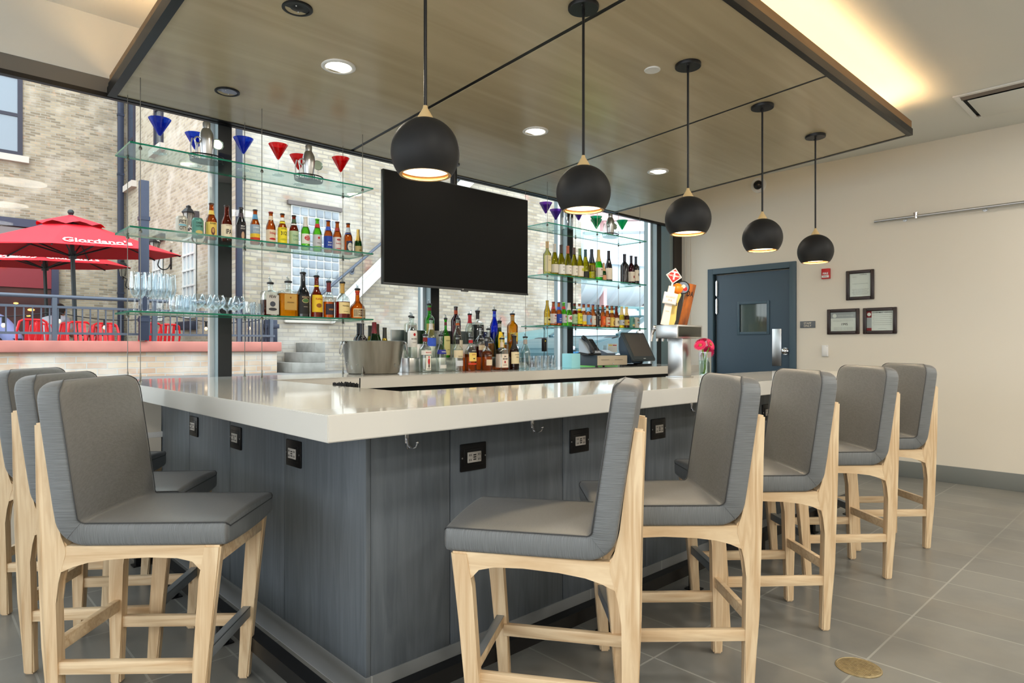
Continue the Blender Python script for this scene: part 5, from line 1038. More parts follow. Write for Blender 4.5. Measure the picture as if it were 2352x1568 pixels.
bm = nb(); box(bm, -.014, .014, -.0135, -.012, .13, .15); obj('small_label', bm, M('label_brown', (70, 40, 20), .5), t)
t = lean(thing('tap_handle', 'black beer tap handle with round red and white badge', 'tap handle', (3.705, yb + .004, zb), 0, 'tap handles on the beer tower'))
bm = nb(); loft(bm, [[(-w, -.011, z_), (w, -.011, z_), (w, .011, z_), (-w, .011, z_)] for w, z_ in ((.012, 0), (.016, .03), (.018, .14), (.012, .21))]); obj('handle_body', bm, M('tap_black', (34, 32, 30), .4), t)
bm = nb(); disc(bm, (0, .004, .255), .044, (0, -1, 0), 32, 0, th=.014); disc(bm, (0, -.010, .255), .037, (0, -1, 0), 28, 1, th=.001); disc(bm, (-.012, -.011, .250), .016, (0, -1, 0), 20, 2, th=.001); disc(bm, (.016, -.011, .248), .014, (0, -1, 0), 20, 2, th=.001); disc(bm, (.002, -.0115, .262), .013, (0, -1, 0), 16, 3, th=.001)
obj('round_badge', bm, [m_black, paint((120, 136, 160)), m_red, m_paper], t)
t = lean(thing('tap_handle', 'orange brown board tap handle with charred black marks', 'tap handle', (3.785, yb, zb), 0, 'tap handles on the beer tower'), 12)
bm = nb(); prism(bm, [(-.032, 0), (.028, 0), (.032, .285), (-.024, .285)], -.010, .010, 'y'); obj('handle_body', bm, M('tap_board', (190, 104, 22), .4, tint=((70, 34, 16), 26, (1, 1, .18))), t)
bm = nb(); tflat(bm, 'DA', .050, .003, -.011, .215, 0, bold=.02, fit=.044); obj('handle_lettering', bm, m_black, t)
# flowers
vx, vy = 3.75, 2.165
t = thing('flower_vase', 'slim clear square glass vase of water on the bar', 'vase', (vx, vy, TT + .0003)); bm = nb(); lathe(bm, [(.0, .0, 1), (.03, .0, 1), (.031, .165, 1), (.0285, .165, 1), (.0275, .016, 1), (0, .014, 1)], 32, caps=False); obj('vase_wall', bm, m_clear, t)
bm = nb(); lathe(bm, [(.0, .0165, 1), (.027, .0165, 1), (.028, .11, 1), (0, .11, 1)], 24, caps=False); obj('vase_water', bm, thin_glass('water', (232, 244, 236), .04, 0, .2), t)
m_pet = M('magenta_petal', (196, 8, 84), .6); m_pc = M('flower_centre', (150, 90, 50), .7); m_stem = M('flower_stem', (120, 160, 50), .5)
for i, (ox, oy, oz, tilt, az, l) in enumerate(((-.062, -.004, .205, 1.0, 3.4, 'magenta gerbera at the left of the vase'), (-.005, .02, .232, .5, 1.2, 'highest magenta gerbera in the vase'), (.012, -.028, .212, 1.25, 4.7, 'magenta gerbera facing forward in the vase'), (.055, -.002, .195, 1.2, 5.4, 'magenta gerbera at the right of the vase'), (.052, .01, .165, 1.6, .2, 'lowest magenta gerbera drooping over the vase rim'))):
    t = thing('gerbera', l, 'flower', (vx, vy, TT + .0003), 0, 'gerberas in the glass vase')
    bm = nb(); a = az + 2.2; tube(bm, [(.012 * math.cos(a), .012 * math.sin(a), .02), (.006 * math.cos(az), .006 * math.sin(az), .10), (ox * .5, oy * .5, .165), (ox, oy, oz)], .0026, 7); obj('stem', bm, m_stem, t)
    q = Euler((tilt * .9, 0, az + PI / 2)).to_matrix()
    bm = nb()
    for ring, (n, r, lift) in enumerate(((22, .040, .004), (18, .033, .008))):
        for k in range(n):
            a = 2 * PI * (k + .5 * ring) / n; ca, sa = math.cos(a), math.sin(a); w = .0052
            pts = [(.008, 0, 0), (r * .6, w, lift), (r, w * .5, lift + .001), (r + .002, 0, lift), (r, -w * .5, lift + .001), (r * .6, -w, lift)]
            bm.faces.new([bm.verts.new(q @ Vector((x_ * ca - y_ * sa, x_ * sa + y_ * ca, z_)) + Vector((ox, oy, oz))) for x_, y_, z_ in pts])
    obj('petals', bm, m_pet, t, sharp=None)
    bm = nb(); sphere(bm, (0, 0, 0), .0115, u=14, v=8, sc=(1, 1, .5)); [setattr(v, 'co', q @ (v.co + Vector((0, 0, .007))) + Vector((ox, oy, oz))) for v in bm.verts]; obj('flower_centre', bm, m_pc, t)
# ------------------------------------------------------------------ outdoors
ZG = .80
m_bA = brick('brick_beige', ('X', 'Z'), (172, 158, 134), (122, 110, 92), (160, 154, 142), w=.21, h=.062, mort=.009, patch=[((214, 204, 190), 1.6, .52, .75, .6), ((92, 84, 76), 2.4, .56, .8, .5), ((196, 160, 130), 9, .6, .7, .4)])
m_bC = brick('brick_painted', ('X', 'Z'), (166, 156, 138), (134, 122, 104), (140, 132, 122), w=.24, h=.078, mort=.012, patch=[((192, 188, 182), 1.3, .45, .7, .6), ((180, 116, 102), 1.9, .64, .78, .6), ((206, 190, 130), 3.1, .66, .8, .4)])
m_bB = brick('brick_beige_side', ('Y', 'Z'), (180, 168, 146), (146, 134, 114), (176, 168, 156), patch=[((214, 208, 198), 1.6, .5, .75, .6), ((206, 190, 130), 3.1, .62, .8, .4)])
m_ground = M('ground_asphalt', (122, 120, 116), .9, tint=((104, 102, 100), 2))
m_stone = M('limestone', (196, 188, 178), .8); m_navy = M('navy_metal', (44, 50, 68), .45, .2); m_rail = M('railing_grey', (84, 90, 102), .4, .3)
m_pink = M('pink_sandstone', (190, 122, 110), .85, tint=((172, 110, 100), 3)); m_conc = M('concrete', (150, 148, 142), .9, tint=((128, 126, 120), 5)); m_dkwin = M('dark_window_glass', (60, 70, 84), .05, spec=.9)
bm = nb(); box(bm, -12, 60, 4.7, 60, ZG - .3, ZG); struct('ground_outside', bm, m_ground)
bm = nb(); box(bm, -10, 4.4, 20, 20.6, ZG, 10.5)
struct('wall_far_facade', bm, m_bA)
bm = nb(); box(bm, 4.4, 14.03, 12, 12.6, ZG, 10.5); struct('wall_painted_brick', bm, m_bC)
bm = nb(); box(bm, 4.4, 5.0, 12.6, 20, ZG, 10.5); struct('wall_recess_side', bm, m_bB)
# far facade windows
def win(label, x0, x1, z0, z1, y, n, mg=m_dkwin, axis='y'):
    t = thing('window_%d' % n, label, 'window'); t['kind'] = 'structure'
    def b(bm, a0, a1, d0, d1, c0, c1, **k):
        if axis == 'y': box(bm, a0, a1, d0, d1, c0, c1, **k)
        else: box(bm, d0, d1, a0, a1, c0, c1, **k)
    f = .10; bm = nb()
    for q in ((x0, x0 + f, z0, z1), (x1 - f, x1, z0, z1), (x0 + f, x1 - f, z1 - f, z1), (x0 + f, x1 - f, z0, z0 + f), (x0 + f, x1 - f, (z0 + z1) / 2 - .04, (z0 + z1) / 2 + .04)): b(bm, q[0], q[1], y - .04, y, q[2], q[3])
    obj('window_frame', bm, M('window_frame_navy', (44, 42, 56), .5), t)
    bm = nb(); b(bm, x0 + f, x1 - f, y - .015, y - .008, z0 + f, z1 - f); obj('window_pane', bm, mg, t)
    bm = nb(); b(bm, x0 - .12, x1 + .12, y - .12, y, z0 - .16, z0); obj('stone_sill', bm, m_stone, t)
win('tall dark framed sash window high on the far brick facade', 1.0, 2.14, 6.0, 8.0, 20, 21, M('pale_reflecting_pane', (118, 130, 142), .08, spec=1.))
win('dark sash window with stone sill high on the recessed brick side wall', 16.5, 17.2, 6.0, 7.9, 4.4, 22, axis='x')
win('dark narrow window with stone sill near the corner pipe', 19.0, 19.7, 5.6, 7.9, 4.4, 23, axis='x')
m_gw = M('white_grille', (214, 214, 210), .6); m_gp = M('pale_pane', (176, 186, 190), .1, spec=.8)
for n_, (y0, y1, z0, z1, lb) in enumerate(((14.15, 14.9, 1.9, 3.55, 'white grilled window right of the wall lantern'), (16.5, 17.2, 1.9, 3.4, 'white grilled window left of the wall lantern'))):
    t = thing('window_%d' % (24 + n_), lb + ' on the recessed brick wall', 'window'); t['kind'] = 'structure'
    bm = nb(); box(bm, 4.37, 4.385, y0, y1, z0, z1); obj('window_pane', bm, m_gp, t)
    bm = nb()
    for k in range(4): yy = y0 + (y1 - y0) * k / 3; box(bm, 4.34, 4.37, yy - .02, yy + .02, z0, z1)
    for k in range(6): zz = z0 + (z1 - z0) * k / 5; box(bm, 4.335, 4.36, y0 - .03, y1 + .03, zz - .02, zz + .02)
    obj('window_grille', bm, m_gw, t)
    bm = nb(); box(bm, 4.30, 4.40, y0 - .15, y1 + .15, z1 + .35, z1 + .50); obj('steel_lintel', bm, M('lintel_dark', (70, 64, 66), .7), t)
# restaurant front
t = thing('restaurant_front', 'dark glazed restaurant front under red umbrellas on the far facade', 'shop front')
bm = nb(); box(bm, -4, 2.87, 19.9, 20, 4.25, 4.45); box(bm, 2.72, 2.87, 19.88, 20, ZG, 4.25); box(bm, 1.2, 1.34, 19.9, 20, ZG, 4.25); obj('shop_frame', bm, M('shop_frame_navy', (56, 58, 80), .5), t)
bm = nb(); box(bm, -4, 2.72, 19.97, 19.985, ZG, 4.25); obj('dark_interior', bm, M('burgundy_dark', (52, 22, 26), .6, tint=((84, 48, 40), 1.2)), t)
bm = nb(); box(bm, 1.34, 2.72, 19.93, 19.96, 2.75, 3.35); obj('valance', bm, M('burgundy_valance', (132, 44, 52), .7), t)
for k, (x, z, r) in enumerate(((1.5, 3.0, .05), (2.0, 2.35, .035), (2.3, 2.2, .05), (1.75, 3.25, .05), (2.25, 2.05, .03))): bm = nb(); sphere(bm, (x, 19.9, z), r, u=10, v=8, sc=(1.5, .5, .6)); obj('warm_lamp', bm, M('warm_shop_lamp', (255, 190, 90), .5, emit=(255, 170, 70), es=4), t)
bm = nb(); box(bm, 1.4, 2.7, 19.93, 19.95, 3.42, 4.22); obj('upper_pane', bm, M('shop_upper_pane', (112, 98, 98), .15, spec=.6), t)
# downspouts
for lb, x, y, z0, z1, w, d in (('dark downspout at the inner corner of the brick buildings', 4.25, 19.9, ZG, 9, .14, .1), ('navy downspout on the corner of the painted brick wall', 4.43, 11.93, 1.75, 9, .105, .08), ('wide navy steel post standing in front of the terrace railing', 2.76, 11.42, 1.37, 3.9, .13, .12)):
    t = thing('steel_post' if 'post' in lb else 'downspout', lb, 'post' if 'post' in lb else 'pipe', (x, y, 0)); bm = nb(); box(bm, -w / 2, w / 2, -d / 2, d / 2, z0, z1, bev=.012); obj('pipe', bm, m_navy, t)
    bm = nb()
    for z in [z0 + .3 + 1.6 * k for k in range(5)]:
        if z < z1: box(bm, -w / 2 - .01, w / 2 + .01, -d / 2 - .01, d / 2, z, z + .06)
    obj('band', bm, m_navy, t)
t = thing('rain_hopper', 'navy rain hopper head at the foot of the corner downspout', 'pipe', (5.0, 11.9, 0)); bm = nb(); box(bm, -.10, .10, -.08, .08, 1.36, 1.78, bev=.01); box(bm, -.13, .13, -.1, .1, 1.62, 1.70, bev=.01); obj('hopper_box', bm, m_navy, t)
bm = nb(); bar(bm, (-.15, 0, 1.37), (-.05, 0, 1.62), .07, .07); obj('hopper_elbow', bm, m_navy, t)
# terrace
bm = nb(); box(bm, -8, 4.95, 11.5, 11.75, ZG - .2, 1.19); struct('wall_terrace', bm, brick('terrace_brick', ('X', 'Z'), (196, 176, 152), (178, 146, 122), (180, 174, 166), h=.095, w=.27, patch=[((214, 210, 204), 1.6, .45, .7, .7), ((190, 118, 98), 2.4, .58, .74, .6)]))
bm = nb(); box(bm, -8, 5.01, 11.42, 11.82, 1.19, 1.362, bev=.02); o = struct('trim_7', bm, m_pink); o['label'] = 'pink sandstone coping on the terrace wall'
t = thing('terrace_railing', 'long grey metal railing along the terrace coping', 'railing', (0, 11.6, 0))
bm = nb(); tube(bm, [(-5, 0, 2.0), (4.35, 0, 2.02)], .03, 10); obj('handrail', bm, m_rail, t)
bm = nb(); box(bm, -5, 4.35, -.02, .02, 1.845, 1.88); obj('upper_rail', bm, m_rail, t)
bm = nb(); box(bm, -5, 4.95, -.02, .02, 1.455, 1.49); obj('lower_rail', bm, m_rail, t)
for x in (1.62, 2.95, 4.3): bm = nb(); box(bm, x - .03, x + .03, -.03, .03, 1.362, 2.0); obj('post', bm, m_rail, t)
for k in range(34):
    x = .95 + .102 * k
    if min(abs(x - q) for q in (1.62, 2.95, 4.3)) > .04: bm = nb(); box(bm, x - .009, x + .009, -.009, .009, 1.47, 1.86); obj('baluster', bm, m_rail, t)
t = thing('metal_gate', 'navy gate of close set vertical bars beside the corner downspout', 'gate', (4.5, 11.62, 0))
bm = nb(); box(bm, -.18, .42, -.02, .02, 1.84, 1.88); obj('gate_rail', bm, m_navy, t)
for k in range(9): bm = nb(); box(bm, -.15 + .062 * k, -.13 + .062 * k, -.012, .012, 1.365, 1.86); obj('gate_bar', bm, m_navy, t)
bm = nb(); box(bm, .36, .42, -.03, .03, 1.362, 1.9); obj('gate_post', bm, m_rail, t)
t = thing('utility_box', 'small dark grey box fixed on the recessed brick wall', 'box', (4.33, 14.6, 1.72)); bm = nb(); box(bm, -.08, .07, -.5, .5, -.09, .09, bev=.01); obj('box_body', bm, m_navy, t); bm = nb(); box(bm, -.09, -.08, -.44, .44, -.06, .06); obj('box_lid', bm, m_navy, t)
# umbrellas
m_umb = M('umbrella_red', (214, 26, 44), .7); m_umbu = m_umb; m_pole = M('umbrella_pole', (20, 34, 38), .4)
def umbrella(x, y, label, R=1.78, zr=2.9, za=3.52, txt=(0,), a0=-110):
    t = thing('patio_umbrella', label, 'umbrella', (x, y, ZG), 0, 'red umbrellas on the terrace'); z0 = -ZG
    m_um = m_umb.copy() if False else m_umb
    N = 8; cs = [(R * math.cos(math.radians(a0 + 45 * k)), R * math.sin(math.radians(a0 + 45 * k))) for k in range(N)]
    bm = nb(); kq = .24; top = [bm.verts.new((c[0] * kq, c[1] * kq, z0 + za - (za - zr) * kq * .9)) for c in cs]; rim = [bm.verts.new((c[0], c[1], z0 + zr)) for c in cs]; mid = []
    for i in range(N):
        c, d = cs[i], cs[(i + 1) % N]; mid.append(bm.verts.new(((c[0] + d[0]) / 2 * .985, (c[1] + d[1]) / 2 * .985, z0 + zr + .012)))
    for i in range(N):
        bm.faces.new((rim[i], mid[i], top[(i + 1) % N], top[i])); bm.faces.new((mid[i], rim[(i + 1) % N], top[(i + 1) % N]))
    low = [bm.verts.new(v.co + Vector((0, 0, -.004))) for v in rim]; top2 = [bm.verts.new(v.co + Vector((0, 0, -.006))) for v in top]
    for i in range(N): bm.faces.new((low[i], top2[i], top2[(i + 1) % N], low[(i + 1) % N]))
    obj('canopy', bm, m_umb, t, sharp=12)
    bm = nb()
    for ti in txt:
        c, d = Vector(cs[ti % N] + (z0 + zr,)), Vector(cs[(ti + 1) % N] + (z0 + zr,)); ap = Vector((0, 0, z0 + za)); u = (d - c).normalized(); midp = (c + d) / 2; v = (ap - midp).normalized(); nrm = u.cross(v)
        o_ = midp + v * .20 + nrm * .02; MM = Matrix((u, v, nrm)).transposed().to_4x4(); MM.translation = o_
        text_flat(bm, "Giordano's", .36, MM, 0, bold=.02, shear=.35, fit=.98)
        sw = [bm.verts.new(MM @ Vector((-.3 + .8 * q / 10, -.085 - .02 * math.sin(PI * q / 10), 0))) for q in range(11)]; sw2 = [bm.verts.new(MM @ Vector((-.3 + .8 * q / 10, -.09 - .04 * math.sin(PI * q / 10), 0))) for q in range(11)]
        for q in range(10): bm.faces.new((sw[q], sw[q + 1], sw2[q + 1], sw2[q]))
    obj('canopy_lettering', bm, m_paper, t)
    bm = nb(); vt = bm.verts.new((0, 0, z0 + za + .08)); ring = []
    for k in range(32):
        a = math.radians(a0 + 11.25 * k); rr = .50; ring.append(bm.verts.new((rr * math.cos(a), rr * math.sin(a), z0 + za - .13 + (.05 if k % 4 == 2 else (.03 if k % 2 else 0)))))
    for k in range(32): bm.faces.new((vt, ring[k], ring[(k + 1) % 32]))
    obj('vent_cap', bm, m_umb, t, sharp=12)
    bm = nb(); sphere(bm, (0, 0, z0 + za + .12), .05, u=12, v=8); obj('finial', bm, m_pole, t)
    bm = nb(); tube(bm, [(0, 0, .02), (0, 0, z0 + za + .08)], .035, 10); obj('pole', bm, m_pole, t)
    bm = nb(); lathe(bm, [(.28, .0), (.28, .05), (.06, .08), (.05, .3)], 24); obj('umbrella_base', bm, m_pole, t)
    bm = nb(); tube(bm, [(0, 0, z0 + zr - .12), (0, 0, z0 + zr + .02)], .06, 10); obj('runner', bm, m_pole, t)
    for c in cs:
        bm = nb(); tube(bm, [(0, 0, z0 + za - .05), (c[0] * .99, c[1] * .99, z0 + zr - .02)], .012, 6); tube(bm, [(0, 0, z0 + zr - .08), (c[0] * .55, c[1] * .55, z0 + zr + (za - zr) * .40)], .014, 6); obj('rib', bm, m_pole, t)
    q = Matrix.Rotation(math.radians(3.2), 3, Vector((RGT[0], RGT[1], 0)).normalized()); t.rotation_euler = q.to_euler()
umbrella(2.22, 13.55, 'large red umbrella with white script, nearer one on the terrace', R=1.70, zr=2.93, za=3.5, txt=(2,), a0=-198)
umbrella(2.30, 17.2, 'red umbrella behind the larger one on the terrace', R=1.62, zr=3.05, za=3.6, txt=(2, 1), a0=-190)
# lanterns
def lantern(x, y, z, label):
    t = thing('wall_lantern', label, 'lantern', (x, y, z), 0, 'black lanterns on the brick walls'); 
    bm = nb(); box(bm, -.02, .0, -.05, .05, -.22, .22, bev=.006); obj('back_plate', bm, m_black, t)
    bm = nb(); pts = [(-.02, 0, -.1)] + [(-.16 + .12 * math.cos(a), 0, -.12 + .12 * math.sin(a)) for a in [-.2 - k * .35 for k in range(9)]] + [(-.24, 0, .02), (-.34, 0, .06)]; tube(bm, pts, .014, 6); tube(bm, [(-.34, 0, .0), (-.34, 0, .08)], .02, 6); obj('scroll_bracket', bm, m_black, t)
    bm = nb(); lathe(bm, [(.055, .08), (.10, .34)], 6, c=(-.34, 0, 0)); obj('lamp_glass', bm, thin_glass('lantern_glass', (226, 226, 214), .1, .1, .3, base=(200, 196, 180)), t)
    bm = nb(); lathe(bm, [(.125, .34), (.13, .36), (.07, .43), (.045, .45), (.05, .48), (.02, .50)], 6, c=(-.34, 0, 0)); [tube(bm, [(-.34 + .058 * math.cos(a), .058 * math.sin(a), .08), (-.34 + .103 * math.cos(a), .103 * math.sin(a), .34)], .007, 5) for a in [PI / 3 * k for k in range(6)]]; obj('lantern_roof', bm, m_black, t)
lantern(4.4, 15.9, 3.25, 'black scrolled wall lantern seen beyond the umbrella tip'); lantern(4.4, 13.55, 3.55, 'black scroll bracket lantern behind the window mullion')
lantern(4.4, 18.8, 3.0, 'black wall lantern beside the wide navy post')
# string lights
t = thing('string_lights', 'thin black string of bulbs sagging along the terrace railing', 'string lights', (0, 11.9, 0)); pts = []
for k in range(25): x = .6 + 4.2 * k / 24; pts.append((x, 0, 1.80 - .10 * abs(math.sin(x * 1.9))))
bm = nb(); tube(bm, pts, .008, 5); obj('cable_wire', bm, m_black, t)
for x in (1.05, 1.72, 2.32, 3.05, 3.85, 4.6): z = 1.80 - .10 * abs(math.sin(x * 1.9)); bm = nb(); tube(bm, [(x, 0, z), (x, 0, z - .09)], .02, 8); sphere(bm, (x, 0, z - .125), .026, 1, u=12, v=8, sc=(1, 1, 1.3)); obj('bulb', bm, [m_black, M('lit_bulb', (255, 236, 210), .2, emit=(255, 206, 150), es=1)], t)
# chairs
m_rc = M('chair_red', (226, 30, 40), .35, coat=.3)
def make_chair(loc, rz, label):
    t = thing('patio_chair', label, 'chair', loc, rz, 'red metal chairs on the terrace')
    bm = nb(); box(bm, -.2, .2, -.2, .2, .43, .45, bev=.01); obj('seat', bm, m_rc, t)
    bm = nb(); tube(bm, [(-.19, -.2, .44), (-.20, -.24, .70), (-.17, -.26, .85), (-.12, -.265, .88), (.12, -.265, .88), (.17, -.26, .85), (.20, -.24, .70), (.19, -.2, .44)], .018, 8)
    for x in (-.075, 0, .075): bar(bm, (x, -.21, .45), (x, -.262, .875), .045, .012, up=(0, 1, 0))
    obj('backrest', bm, m_rc, t)
    for sx in (-1, 1):
        for sy in (-1, 1): bm = nb(); tube(bm, [(sx * .18, sy * .18, .44), (sx * .21, sy * .23, 0)], .015, 7); obj('leg', bm, m_rc, t)
    return t
cp = None
CH = [(62, 12.3, 10, 'red slatted metal chair nearest the left edge by the railing'), (88, 15.6, 160, 'dark looking red chair between the two seated people'), (108, 13.1, 100, 'red chair at the left side of the person in grey'), (180, 15.0, 60, 'red chair just left of the umbrella pole'), (204, 12.4, 200, 'bright red chair right of the umbrella pole, front one'), (246, 12.8, 175, 'bright red chair close beside the front one'), (262, 14.2, 190, 'red chair farther back near the dark downspout'), (326, 12.6, 20, 'red chair seen under the champagne flutes at left'), (372, 13.1, 15, 'red chair seen under the champagne flutes at right')]
for px, y, r, l in CH:
    if cp is None: cp = make_chair((XatY(px, y), y, ZG), math.radians(r), l)
    else: dup(cp, (XatY(px, y), y, ZG), math.radians(r), l)
t = thing('patio_table', 'dark round terrace table between the umbrella pole and the downspout', 'table', (2.7, 15.4, ZG)); bm = nb(); lathe(bm, [(.38, .70), (.39, .71), (.38, .73)], 28); obj('table_top', bm, m_black, t)
for a in (.5, 2.1, 3.7, 5.3): bm = nb(); tube(bm, [(.05 * math.cos(a), .05 * math.sin(a), .70), (.3 * math.cos(a), .3 * math.sin(a), 0)], .015, 6); obj('leg', bm, m_black, t)
# people
def skin_body(name, joints, edges_, mat_, parent, sub=2, loc=(0, 0, 0)):
    me = bpy.data.meshes.new(name); me.from_pydata([j[0] for j in joints], edges_, []); me.materials.append(mat_)
    o = bpy.data.objects.new(name, me); COL.objects.link(o); o.parent = parent; o.location = loc
    m = o.modifiers.new('skin', 'SKIN'); m.use_smooth_shade = True
    for i, j in enumerate(joints):
        r = j[1]; r = (r, r) if not isinstance(r, tuple) else r; me.skin_vertices[0].data[i].radius = r
    me.skin_vertices[0].data[0].use_root = True
    s = o.modifiers.new('sub', 'SUBSURF'); s.levels = sub; s.render_levels = sub
    return o
m_skin = M('skin_warm', (196, 140, 110), .6); m_hair = M('hair_dark', (28, 20, 20), .6)
def person(loc, rz, label, shirt, leanf, hair=True):
    """seated, facing local +y, leaning forward by leanf"""
    t = thing('person', label, 'person', loc, rz); L_ = leanf
    hip = Vector((0, 0, .50)); ch = hip + Vector((0, .30 * L_, .34)); sh = hip + Vector((0, .48 * L_, .48)); nk = sh + Vector((0, .05 + .10 * L_, .07)); hd = nk + Vector((0, .04 + .06 * L_, .10))
    J = [(hip, (.15, .12)), (ch, (.16, .12)), (sh, (.13, .09)), (nk, .055), (nk + Vector((0, .02, .05)), .055)]
    E_ = [(0, 1), (1, 2), (2, 3), (3, 4)]
    for s in (-1, 1):
        b = len(J); J += [(sh + Vector((s * .17, 0, -.02)), .062), (sh + Vector((s * .22, .08, -.26)), .046), (sh + Vector((s * .13, .30, -.30)), .034), (sh + Vector((s * .10, .37, -.30)), (.034, .02))]
        E_ += [(2, b), (b, b + 1), (b + 1, b + 2), (b + 2, b + 3)]
        b = len(J); J += [(Vector((s * .10, .05, .48)), .09), (Vector((s * .12, .44, .50)), .062), (Vector((s * .12, .46, .08)), .042), (Vector((s * .12, .58, .05)), (.04, .03))]
        E_ += [(0, b), (b, b + 1), (b + 1, b + 2), (b + 2, b + 3)]
    skin_body('body', J, E_, m_skin, t)
    bm = nb(); sphere(bm, hd, .095, u=24, v=18, sc=(.82, 1, 1.18)); sphere(bm, hd + Vector((0, .10, -.02)), .018, u=8, v=6, sc=(.8, 1, 1.4))
    for s in (-1, 1): sphere(bm, hd + Vector((s * .08, 0, -.01)), .02, u=8, v=6, sc=(.4, 1, 1.4)); sphere(bm, hd + Vector((s * .03, .088, .01)), .010, 1, u=8, v=6)
    box(bm, hd.x - .022, hd.x + .022, hd.y + .084, hd.y + .094, hd.z - .055, hd.z - .047, 1); obj('head', bm, [m_skin, m_hair], t)
    bm = nb(); sphere(bm, hd + Vector((0, -.022, .025)), .103, u=24, v=18, sc=(.88, .98, 1.10)); sphere(bm, hd + Vector((0, -.07, -.04)), .075, u=16, v=12, sc=(.95, .7, 1.1)); obj('hair', bm, m_hair, t)
    J = [(hip + Vector((0, 0, -.02)), (.175, .145)), (ch, (.185, .145)), (sh, (.15, .11)), (nk + Vector((0, -.01, -.03)), .075)]; E_ = [(0, 1), (1, 2), (2, 3)]
    for s in (-1, 1): b = len(J); J += [(sh + Vector((s * .175, 0, -.02)), .08), (sh + Vector((s * .215, .06, -.20)), .066)]; E_ += [(2, b), (b, b + 1)]
    skin_body('shirt', J, E_, shirt, t)
    J = [(hip, (.165, .13))]; E_ = []
    for s in (-1, 1): b = len(J); J += [(Vector((s * .10, .05, .48)), .10), (Vector((s * .12, .44, .505)), .074), (Vector((s * .12, .46, .12)), .056)]; E_ += [(0, b), (b, b + 1), (b + 1, b + 2)]
    skin_body('trousers', J, E_, M('trousers_dark', (40, 42, 52), .8), t)
    for s in (-1, 1):
        bm = nb(); base = sh + Vector((s * .10, .37, -.30))
        for q in range(4): x = -.024 + .016 * q; tube(bm, [base + Vector((x, .02, 0)), base + Vector((x * 1.1, .06, -.008)), base + Vector((x * 1.1, .085 - .006 * abs(q - 1.5), -.028))], [.009, .008, .006], 6)
        tube(bm, [base + Vector((-s * .03, -.005, 0)), base + Vector((-s * .05, .025, -.006)), base + Vector((-s * .045, .05, -.02))], [.010, .009, .007], 6); obj('fingers', bm, m_skin, t)
        bm = nb(); sphere(bm, Vector((s * .12, .54, .045)), .05, u=12, v=8, sc=(1, 2.4, .85)); obj('shoe', bm, m_black, t)
    return t
x = XatY(114, 14.3); person((x, 14.3, ZG), math.radians(-35), 'seated person with dark hair in a pale grey shirt, back to the bar', M('shirt_grey', (176, 178, 186), .8), .42)
x = XatY(44, 12.9); p = person((x, 12.9, ZG), math.radians(75), 'person in a lavender blue shirt leaning forward at the left edge', M('shirt_lavender', (134, 144, 190), .8), .75)
for (px, yy, l) in ((114, 14.3, 'red chair the person in grey sits on'), (44, 12.9, 'red chair the person in lavender sits on')):
    dup(cp, (XatY(px, yy) , yy, ZG), math.radians(-35 if px > 100 else 70), l)
# glass block window, steps, handrail on the painted wall
t = thing('window_26', 'square glass block window in the painted brick wall', 'window'); t['kind'] = 'structure'
bm = nb(); box(bm, 5.44, 6.46, 11.985, 11.995, 2.28, 4.02); obj('white_mortar_grid', bm, m_gw, t)
m_gb = M('glass_block', (112, 120, 130), .15, spec=.6, tint=((150, 158, 164), 3)); bm = nb()
for i in range(6):
    for j in range(10): x0, z0 = 5.46 + i * .166, 2.31 + j * .17; box(bm, x0 + .008, x0 + .150, 11.965, 11.985, z0 + .008, z0 + .154, bev=.008)
obj('glass_blocks', bm, m_gb, t)
bm = nb(); box(bm, 5.36, 6.5, 11.93, 12.0, 4.02, 4.10); obj('steel_lintel', bm, M('lintel_rust', (96, 88, 86), .7), t)
t = thing('exterior_steps', 'short weathered concrete steps against the painted brick wall', 'steps', (5.05, 11.2, 0))
for k, x0 in enumerate((.05, .26, .49)): bm = nb(); box(bm, x0, .70, 0, .80, ZG + .185 * k, ZG + .185 * (k + 1), bev=.01); obj('step', bm, m_conc, t)
t = thing('stair_handrail', 'blue grey handrail rising along the painted brick wall', 'handrail', (0, 11.88, 0)); bm = nb(); tube(bm, [(5.95, 0, 2.27), (6.1, 0, 2.39), (9.6, 0, 5.35)], .03, 10); obj('rail_tube', bm, m_rail, t)
for k in range(4): x = 6.75 + .95 * k; z = 2.39 + (x - 6.1) * .846; bm = nb(); tube(bm, [(x, 0, z - .02), (x, .05, z - .10), (x, .12, z - .12)], .014, 6); disc(bm, (x, .11, z - .12), .05, (0, 1, 0), 12, th=.01); obj('rail_bracket', bm, m_rail, t)
t = thing('stair_stringer', 'pale painted steel stair stringer climbing behind the television', 'staircase', (0, 11.8, 0)); bm = nb(); prism(bm, [(6.25, 1.75), (10.6, 5.85), (10.6, 6.15), (6.25, 2.05)], 0, .12, 'y'); obj('stringer_plate', bm, M('stair_paint', (206, 204, 198), .6), t); bm = nb(); prism(bm, [(6.25, 2.05), (10.6, 6.15), (10.6, 6.20), (6.25, 2.10)], -.03, .12, 'y'); obj('stringer_flange', bm, m_gw, t)
bm = nb(); box(bm, 5.3, 6.3, 11.94, 12.0, 1.74, 1.82, bev=.01); tag(obj('stone_ledge', bm, m_stone), 'white stone ledge on the painted wall below the glass blocks', 'ledge')
